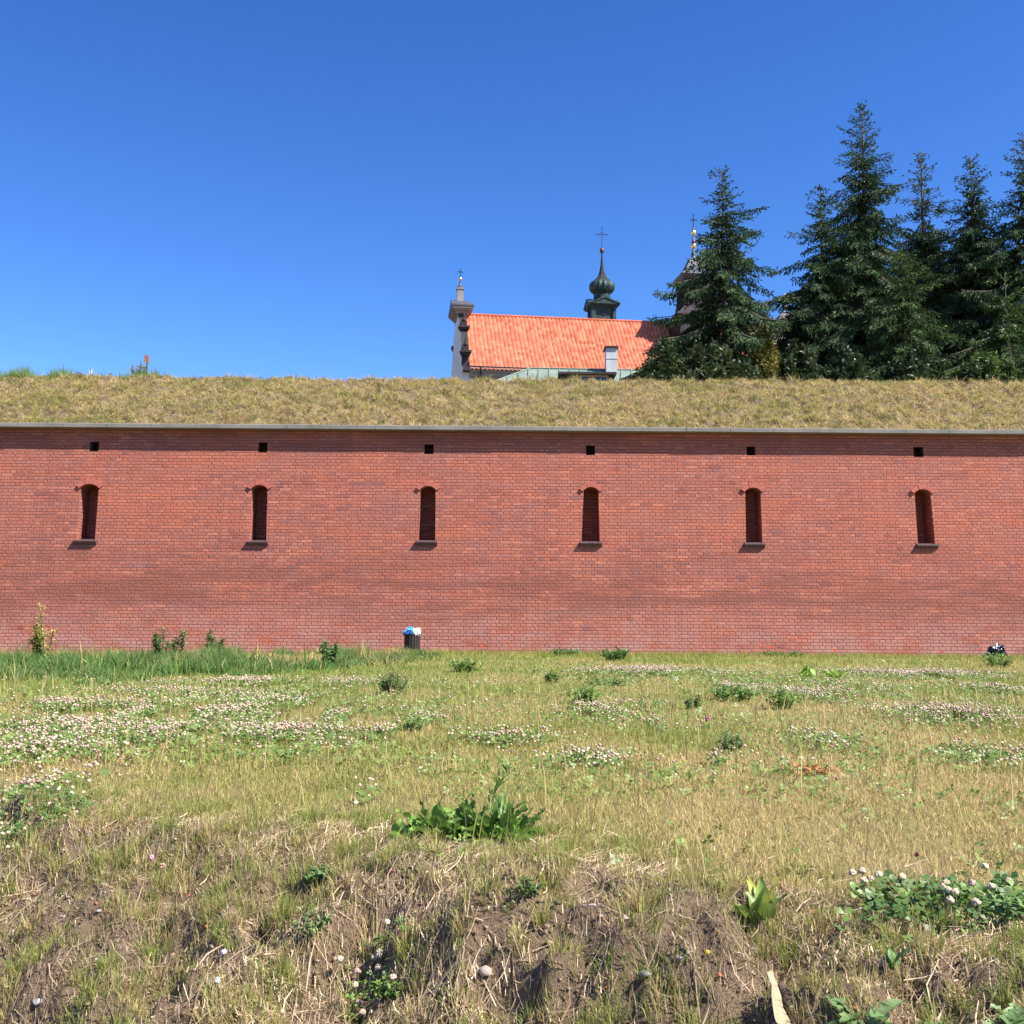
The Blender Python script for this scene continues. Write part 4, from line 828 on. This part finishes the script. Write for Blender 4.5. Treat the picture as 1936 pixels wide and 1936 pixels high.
b = MB(); b.lathe([(.04, tz(479.5)), (.13, tz(477.5)), (.175, tz(474)), (.13, tz(470)), (.03, tz(468.5))], 16); b.build('ball', M_redball, tu, True)
cross(tu, 0, 0, tz(469), tz(430), .42, .022)
# bell tower half hidden by the spruce
yt = cy - 2.2; bz = lambda py: L_(1308, py, yt).z; txx = L_(1312, 560, yt).x
bt_ = empty('bell_tower', (txx, yt, 0)); bt_.parent = church
b = MB(); b.box((-1.42, -1.42, ez + .3), (1.42, 1.42, bz(612))); b.build('tower_base', M_darkstone, bt_)
b = MB()
b.lathe([(1.95, bz(612)), (2.45, bz(606)), (2.4, bz(603)), (1.9, bz(596)), (1.6, bz(587)), (1.45, bz(585))], 4, a0=math.pi / 4); b.build('tower_skirt', M_darkstone, bt_)
b = MB(); 
for sx in (-1, 1):
    for sy in (-1, 1): b.box((sx * .80 - .2, sy * .80 - .2, bz(585)), (sx * .80 + .2, sy * .80 + .2, bz(534)))
b.box((-.95, -.95, bz(585)), (.95, .95, bz(570))); b.box((-.97, -.97, bz(545)), (.97, .97, bz(532)))
for k in range(4):
    M_ = Matrix.Rotation(k * math.pi / 2, 4, 'Z') @ Matrix.Translation((0, -.93, 0)); b.prism([(-.62, bz(552)), (-.45, bz(547)), (0, bz(545.5)), (.45, bz(547)), (.62, bz(552)), (.62, bz(544)), (-.62, bz(544))], M_, .2)
b.build('belfry', M_darkstone, bt_)
b = MB(); b.lathe([(.3, bz(545)), (.28, bz(552)), (.2, bz(556)), (.33, bz(561))][::-1], 12); b.build('bell', M_iron, bt_, True)
b = MB(); b.lathe([(1.35, bz(534)), (1.62, bz(529)), (1.72, bz(526)), (1.62, bz(523)), (1.2, bz(515)), (.85, bz(505)), (.62, bz(496)), (.45, bz(490))], 4, a0=math.pi / 4); b.build('tower_roof', M_lead, bt_)
b = MB(); b.lathe([(.40, bz(491)), (.2, bz(488)), (.16, bz(484)), (.2, bz(481)), (.1, bz(476)), (.08, bz(430))], 10); b.build('mast', M_lead, bt_, True)
for py, r_, mt in ((465, .21, M_gold), (458, .15, M_redball), (440, .18, M_gold), (482, .15, M_gold)):
    b = MB(); c_ = bz(py); b.lathe([(r_ * math.sin(t), c_ - r_ * math.cos(t)) for t in np.linspace(.1, 3.04, 9)], 14); b.build('ball', mt, bt_, True)
cross(bt_, 0, 0, bz(437), bz(405), .22, .03)
b = MB(); b.prism(ell(0, bz(624), .40, .40, 20), Matrix.Translation((.12, -1.47, 0)), .04); b.build('round_window', rough_mat('lattice_glass', (.16, .19, .24), (.25, .29, .34), 9, .3), bt_)
b = MB(); zr_ = bz(624)
for i in range(20):
    t0, t1 = 2 * math.pi * i / 20, 2 * math.pi * (i + 1) / 20; b.tube([(.12 + .41 * math.cos(t0), -1.49, zr_ + .41 * math.sin(t0)), (.12 + .41 * math.cos(t1), -1.49, zr_ + .41 * math.sin(t1))], .035, 5)
for k in range(-2, 3):
    w_ = math.sqrt(.16 - (k * .14) ** 2) if abs(k * .14) < .4 else 0
    b.tube([(.12 + k * .14, -1.485, zr_ - w_), (.12 + k * .14, -1.485, zr_ + w_)], .012, 4); b.tube([(.12 - w_, -1.485, zr_ + k * .14), (.12 + w_, -1.485, zr_ + k * .14)], .012, 4)
b.build('window_lead', M_lead, bt_)
fx_ = L_(1276, 590, yt).x - txx; b = MB(); b.lathe([(.14, bz(603)), (.14, bz(592)), (.07, bz(589)), (.10, bz(586)), (.05, bz(582)), (.03, bz(575)), (.015, bz(566))], 8, (fx_, -.6)); b.build('pinnacle', M_iron, bt_)
# dark stone gable with an obelisk at the right end
gx_ = L_(1455, 620, 2.5); g5 = empty('side_gable', (0, 0, 0)); g5.parent = church; l5 = lambda px, py: (L_(px, py, 2.0).x, L_(px, py, 2.0).z)
b = MB(); b.prism([l5(1445, 700), l5(1600, 700), l5(1545, 640), l5(1535, 605), l5(1500, 585), l5(1495, 592), l5(1478, 592), l5(1470, 604), l5(1466, 612), l5(1460, 618), l5(1455, 634), l5(1445, 640)], Matrix.Translation((0, 2.0, 0)), .6); b.build('gable_wall', M_beige, g5)
p_ = l5(1487, 590); q_ = l5(1487, 551); b = MB(); b.lathe([(.2, p_[1]), (.12, p_[1] + .2), (.24, p_[1] + .5), (.16, q_[1] - .35), (.02, q_[1])], 4, (p_[0], 2.3), a0=.785); b.build('obelisk', M_beige, g5)

# ---------------------------------------------------------------- low house with copper roof, dormer and chimney
DH = 58.0; h0 = P(1000, 697, DH + 3); hs_ = empty('copper_roofed_house', (P(940, 720, DH).x, DH, ZP)); tag(hs_, 'low house with pale green copper roof, dormer and chimney below the church', 'house')
hi = hs_.location
def H_(px, py, yl): v = P(px, py, hi.y + yl); return Vector((v.x - hi.x, yl, v.z - hi.z))
e0 = H_(905, 733, 0); rL = H_(1003, 697, 3); rR = H_(1330, 703, 3); e1 = H_(1330, 738, 0); bL = H_(920, 728, 6); bR = H_(1330, 735, 6)
b = MB(); rf = [(e0, e1, rR, rL), (rR, Vector((e1.x, 6, e1.z)), Vector((e0.x, 6, e0.z)), rL), (e0, rL, Vector((e0.x, 6, e0.z)))]
for f in rf: b.face(f)
hr = b.build('copper_roof', M_copperroof, hs_)
b = MB(); n = 22
for k in range(n):
    u = k / (n - 1); top = rL.lerp(rR, (u - .2) / .8) if u > .2 else e0.lerp(rL, u / .2); bot = e0.lerp(e1, u * .97 + .03 if u > 0 else 0)
    if u <= .2: top = e0.lerp(rL, min(1, (u + .03) / .23)); bot = e0 + Vector(((top.x - e0.x) * .95 + .05, 0, 0))
    up_ = Vector((0, -.02, .035)); b.tube([bot + up_, top + up_], .022, 4)
b.tube([e0 + Vector((0, 0, .03)), rL + Vector((0, 0, .04)), rR + Vector((0, 0, .04))], .04, 6); b.build('seam', M_copperroof, hr)
b = MB(); b.box((e0.x + .3, .3, 0), (e1.x, 5.7, e0.z)); b.build('wall', M_palewall, hs_)
dm = empty('dormer'); dm.parent = hs_; a1 = H_(1056, 703, .2); a2 = H_(1166, 703, .2); zt_ = a1.z
b = MB(); b.box((a1.x + .12, .45, e0.z + .3), (a2.x - .12, 2.8, zt_ - .08)); b.build('dormer_wall', M_darkwood, dm)
b = MB(); b.mesh([(a1.x, .2, zt_ - .1), (a2.x, .2, zt_ - .1), (a2.x, .2, zt_ + .02), (a1.x, .2, zt_ + .02), (a1.x, 3, zt_ + .0), (a2.x, 3, zt_ + .0), (a2.x, 3, zt_ + .14), (a1.x + .4, 3, zt_ + .14)], [(0, 1, 2, 3), (3, 2, 6, 7), (0, 4, 5, 1), (1, 5, 6, 2), (0, 3, 7, 4), (4, 7, 6, 5)]); b.build('dormer_roof', M_darkwood, dm)
w0 = H_(1090, 709, .4); w1 = H_(1120, 709, .4); w2 = H_(1150, 709, .4)
b = MB(); zt2 = w0.z; zb2 = zt2 - .75
for xa, xb in ((w0.x, w1.x), (w1.x, w2.x)):
    for q0, q1, r0, r1 in ((xa, xa + .09, zb2, zt2), (xb - .09, xb, zb2, zt2), (xa + .09, xb - .09, zt2 - .09, zt2)): b.box((q0, .36, r0), (q1, .44, r1))
b.build('window_frame', M_yellowwood, dm); b = MB(); b.box((w0.x + .05, .415, zb2), (w2.x - .05, .44, zt2 - .05)); b.build('glass', M_glass, dm)
c0 = H_(1146, 702, 2.4); c1 = H_(1167, 658, 2.4); b = MB(); b.box((c0.x, 2.4, c0.z - .5), (c1.x, 3.3, c1.z)); b.box((c0.x - .02, 2.38, c0.z + .68), (c1.x + .02, 3.32, c0.z + .74)); ch = b.build('chimney', M_chim, hs_)
b = MB(); b.box((c0.x - .09, 2.31, c1.z), (c1.x + .06, 3.4, c1.z + .06)); b.box((c0.x - .05, 2.35, c1.z + .06), (c1.x + .03, 3.35, c1.z + .11)); b.build('chimney_cap', M_darkstone, ch)
# pale house glimpsed between the spruces
q0 = P(1770, 700, 66); q1 = P(1850, 628, 66); o = empty('pale_house', (q0.x, 66, ZP)); tag(o, 'pale house glimpsed between the spruce trunks on the right', 'house')
b = MB(); ww = q1.x - q0.x + 2; hh = q1.z - ZP; b.box((-1, 0, 0), (ww, 6, hh)); b.build('wall', M_palewall, o); b = MB(); b.prism([(-1.4, hh), (ww + .4, hh), (ww / 2 - .5, hh + .6)], Matrix.Translation((0, -.3, 0)), 6.6); b.build('roof', M_lead, o)
for k in (0, 1): b = MB(); b.box((.2 + k * 1.4, -.02, hh - 1.7), (1.0 + k * 1.4, .01, hh - .5)); b.build('window', M_glass, o)

# ---------------------------------------------------------------- spruces
def spruce(px, ptop, D, Rm, label, seed, zbase=None, dens=1.0, sparse=0.12, ragged=.3, col=(.030, .058, .026), lightc=(.062, .11, .04), rot=0):
    rs = np.random.default_rng(seed); top = P(px, ptop, D); base = Vector((top.x, D, ZP - .2)); H = top.z - base.z
    o_ = empty('spruce_tree', base); tag(o_, label, 'spruce', 'spruces behind the wall')
    mb = MB(); mb.tube([(0, 0, 0), (.03, 0, H * .4), (0, .02, H * .8), (0, 0, H + .05)], [H * .014, H * .009, H * .004, .012], 9); mb.build('trunk', M_bark, o_, True)
    wood = MB(); tufts = []; dirs = []; cols = []; lens = []
    z = .8
    lump = rs.random(8) * 6.28
    while z < H - .15:
        f = 1 - z / H; nb = 7 if f > .3 else (6 if f > .08 else 4); a0 = rs.random() * 6.28
        for k in range(nb):
            az = a0 + k * 6.283 / nb + rs.normal(0, .25); ln = Rm * (min(1, (f / .60)) ** 1.2 + .05) * (1 + rs.normal(0, ragged)) * (1 + .18 * math.sin(az * 2 + z * .7 + lump[0])) + .10
            ln = max(ln, .10)
            if rs.random() < .12: continue
            up_ang = .85 * (1 - min(f * 4, 1)) + .05 - .30 * min(1, f * 2) + rs.normal(0, .10); hd = np.array([math.cos(az), math.sin(az), 0]); n_ = max(4, int(ln / .13)); pts = []
            p = np.array([0, 0, z]); ang = up_ang
            for j in range(n_ + 1):
                pts.append(p.copy()); u = j / n_; an = ang - .30 * math.sin(u * 3.0) * min(1, f * 2.5) + .35 * max(0, u - .6)
                p = p + (hd * math.cos(an) + np.array([0, 0, math.sin(an)])) * ln / n_
            wood.tube([tuple(q_) for q_ in pts[::max(1, n_ // 3)]] + [tuple(pts[-1])], [.022 * ln ** .5 * (1 - .7 * i / 4) for i in range(len(pts[::max(1, n_ // 3)]) + 1)], 3)
            side = np.array([-hd[1], hd[0], 0]); bright = rs.random()
            for j in range(0, n_ + 1):
                u = j / n_
                if f > .35 and u < .12: continue
                if f < sparse * .7 and rs.random() < .3: continue
                tw = (.12 + .42 * ln * .34 * (1 - u) ** .7) * (1 + rs.normal(0, .25)); tw = min(max(tw, .06), .85) * min(1, f * 3.2 + .14)
                for sg in (-1, 1, 0):
                    if sg == 0: d0 = hd * .5 + np.array([0, 0, -.9 if f > .25 else .4]) ; tl = tw * (1.05 if f > .2 else .4)
                    else: d0 = side * sg * .9 + hd * .65 + np.array([0, 0, -.30 * min(1, f * 3) + rs.normal(0, .15)]); tl = tw
                    d0 = d0 / np.linalg.norm(d0); m_ = max(1, int(tl / .050 * dens)); q_ = pts[j].copy()
                    for i in range(m_):
                        q_ = q_ + d0 * tl / m_; d0 = d0 + np.array([0, 0, -.10]); d0 /= np.linalg.norm(d0)
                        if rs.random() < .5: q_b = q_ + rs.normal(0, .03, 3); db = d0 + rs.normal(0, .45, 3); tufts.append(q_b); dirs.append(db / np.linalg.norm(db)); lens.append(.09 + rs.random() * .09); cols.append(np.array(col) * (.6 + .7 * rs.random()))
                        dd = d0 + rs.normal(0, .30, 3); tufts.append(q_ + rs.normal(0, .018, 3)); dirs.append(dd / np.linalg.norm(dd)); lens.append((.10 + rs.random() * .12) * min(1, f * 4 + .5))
                        cols.append((np.array(col) * (1 - bright * .35) + np.array(lightc) * (bright * .35 + (.45 if u > .7 or i == m_ - 1 else 0) * rs.random())) * (.75 + .5 * rs.random()))  # branch ends a brighter green, sunlight on the tips put into the colour
        z += (.34 if f > .5 else .33) * (1 + rs.normal(0, .22)) if f > .12 else .26
    T = np.array(tufts); Dv = np.array(dirs); Ln = np.array(lens); n_ = len(T)
    s1 = np.cross(Dv, rs.normal(0, 1, (n_, 3))); s1 /= np.linalg.norm(s1, axis=1)[:, None]; s2 = np.cross(Dv, s1)
    Vs = []; 
    for s_ in (s1, s2):
        wv = s_ * (.017 + .012 * rs.random((n_, 1))); Vs.append(np.stack([T, T + Dv * (Ln * .45)[:, None] + wv, T + Dv * Ln[:, None], T + Dv * (Ln * .45)[:, None] - wv], 1).reshape(-1, 3))
    V_ = np.concatenate(Vs); b_ = np.arange(2 * n_) * 4; cc_ = np.repeat(np.concatenate([cols, cols]), 4, 0)
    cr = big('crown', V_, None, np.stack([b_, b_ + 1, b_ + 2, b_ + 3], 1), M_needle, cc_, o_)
    wood.build('branches', M_bark, o_); return n_
SPR = [(1366, 320, 43, 2.85, 'lone spruce in front of the church bell tower, shortest of the row', 11, .10, .38), (1551, 350, 45, 2.9, 'shorter spruce leaning against the tallest one on its left', 12, .10, .34),
       (1630, 200, 46, 3.6, 'tallest spruce with a bare pointed tip', 13, .16, .30), (1741, 283, 48, 2.7, 'thin topped greyish spruce just right of the tallest one', 14, .30, .30),
       (1835, 293, 46, 3.3, 'full dense spruce between the thin topped one and the picture edge', 15, .14, .28), (1935, 255, 45, 3.3, 'dark spruce cut by the right edge of the picture', 16, .12, .3),
       (1705, 470, 42, 2.3, 'young bright green spruce in front of the thin topped one', 17, .1, .25), (1900, 520, 42, 2.6, 'young bright green spruce in front of the right edge trees', 18, .1, .25), (1500, 575, 47, 1.8, 'low dark spruce between the lone one and the group', 19, .1, .35)]
tot = 0
for px, pt, D, Rm, lb, sd_, sp, rg_ in SPR:
    br = sd_ in (17, 18); tot += spruce(px, pt, D, Rm, lb, sd_, sparse=sp, ragged=rg_, col=(.050, .092, .030) if br else ((.055, .085, .050) if sd_ == 14 else (.034, .066, .028)), lightc=(.17, .26, .06) if br else (.12, .20, .05))
print('tufts', tot)
def shrub(px, pbase, ptop, D, wpx, label, seed, c1, c2, name='shrub', group='shrubs on top of the rampart'):
    rs = np.random.default_rng(seed); t_ = P(px, ptop, D); H = t_.z - (ZP - .1); Wd = wpx / FPX * D / 2; o_ = empty(name, (t_.x, D, ZP - .1)); tag(o_, label, 'shrub', group)
    wd = MB(); n_ = int(9000 * Wd * H ** .6 + 4000); Pn = []; Dn = []; Cn = []
    ns = 60
    for k in range(ns):
        az = rs.random() * 6.28; r = Wd * rs.random() ** .5; h = H * (1 - .45 * (r / Wd) ** 1.6) * rs.uniform(.8, 1.03)
        p0 = np.array([0.15 * math.cos(az), .15 * math.sin(az), 0]); p2 = np.array([r * math.cos(az), r * math.sin(az), h]); p1 = np.array([r * .45 * math.cos(az), r * .45 * math.sin(az), h * .6])
        wd.tube([p0, p1, p2], [.03, .018, .006], 4); br = rs.random()
        for i in range(n_ // ns):
            u = rs.random() ** .55; q_ = (1 - u) ** 2 * p0 + 2 * u * (1 - u) * p1 + u * u * p2; sp_ = .30 * (1.15 - u * .8); dv = rs.normal(0, 1, 3); dv[2] = dv[2] * .6 + .25
            Pn.append(q_ + rs.normal(0, sp_ * .6, 3)); Dn.append(dv / np.linalg.norm(dv)); Cn.append((np.array(c1) * (1 - br) + np.array(c2) * br) * rs.uniform(.6, 1.3))
    T = np.array(Pn); Dv = np.array(Dn); m_ = len(T); s1 = np.cross(Dv, rs.normal(0, 1, (m_, 3))); s1 /= np.linalg.norm(s1, axis=1)[:, None]; Ln = .11 + rs.random(m_)[:, None] * .09
    V_ = np.stack([T, T + Dv * Ln * .5 + s1 * .035, T + Dv * Ln, T + Dv * Ln * .5 - s1 * .035], 1).reshape(-1, 3); b_ = np.arange(m_) * 4
    big('foliage', V_, None, np.stack([b_, b_ + 1, b_ + 2, b_ + 3], 1), M_leaf, np.repeat(Cn, 4, 0), o_); wd.build('stems', M_bark, o_)
DKG, MDG = (.025, .045, .014), (.07, .105, .028)
shrub(1250, 720, 642, 40, 135, 'dark leafy shrub covering the roof edge left of the lone spruce', 31, DKG, MDG)
shrub(1335, 720, 634, 39.5, 165, 'broad mid green juniper like shrub under the lone spruce', 32, (.04, .065, .022), (.10, .13, .040))
shrub(1443, 720, 606, 40, 66, 'narrow yellowing shrub right of the lone spruce', 33, (.09, .11, .025), (.25, .21, .035))
shrub(1405, 720, 672, 39, 90, 'low dark shrub at the foot of the yellowing one', 34, DKG, MDG)
shrub(1510, 720, 640, 40, 110, 'dark green shrub below the low spruce', 35, (.02, .035, .013), (.05, .08, .022))
shrub(1600, 720, 655, 40, 120, 'dense dark shrub under the tallest spruce', 36, (.018, .032, .012), (.04, .07, .02))
shrub(1720, 720, 660, 40, 120, 'dense shrub under the thin topped spruce', 37, (.02, .035, .013), (.05, .085, .02))
shrub(1860, 720, 655, 40, 150, 'bright edged shrub at the right end of the rampart', 38, (.03, .05, .015), (.10, .16, .03))
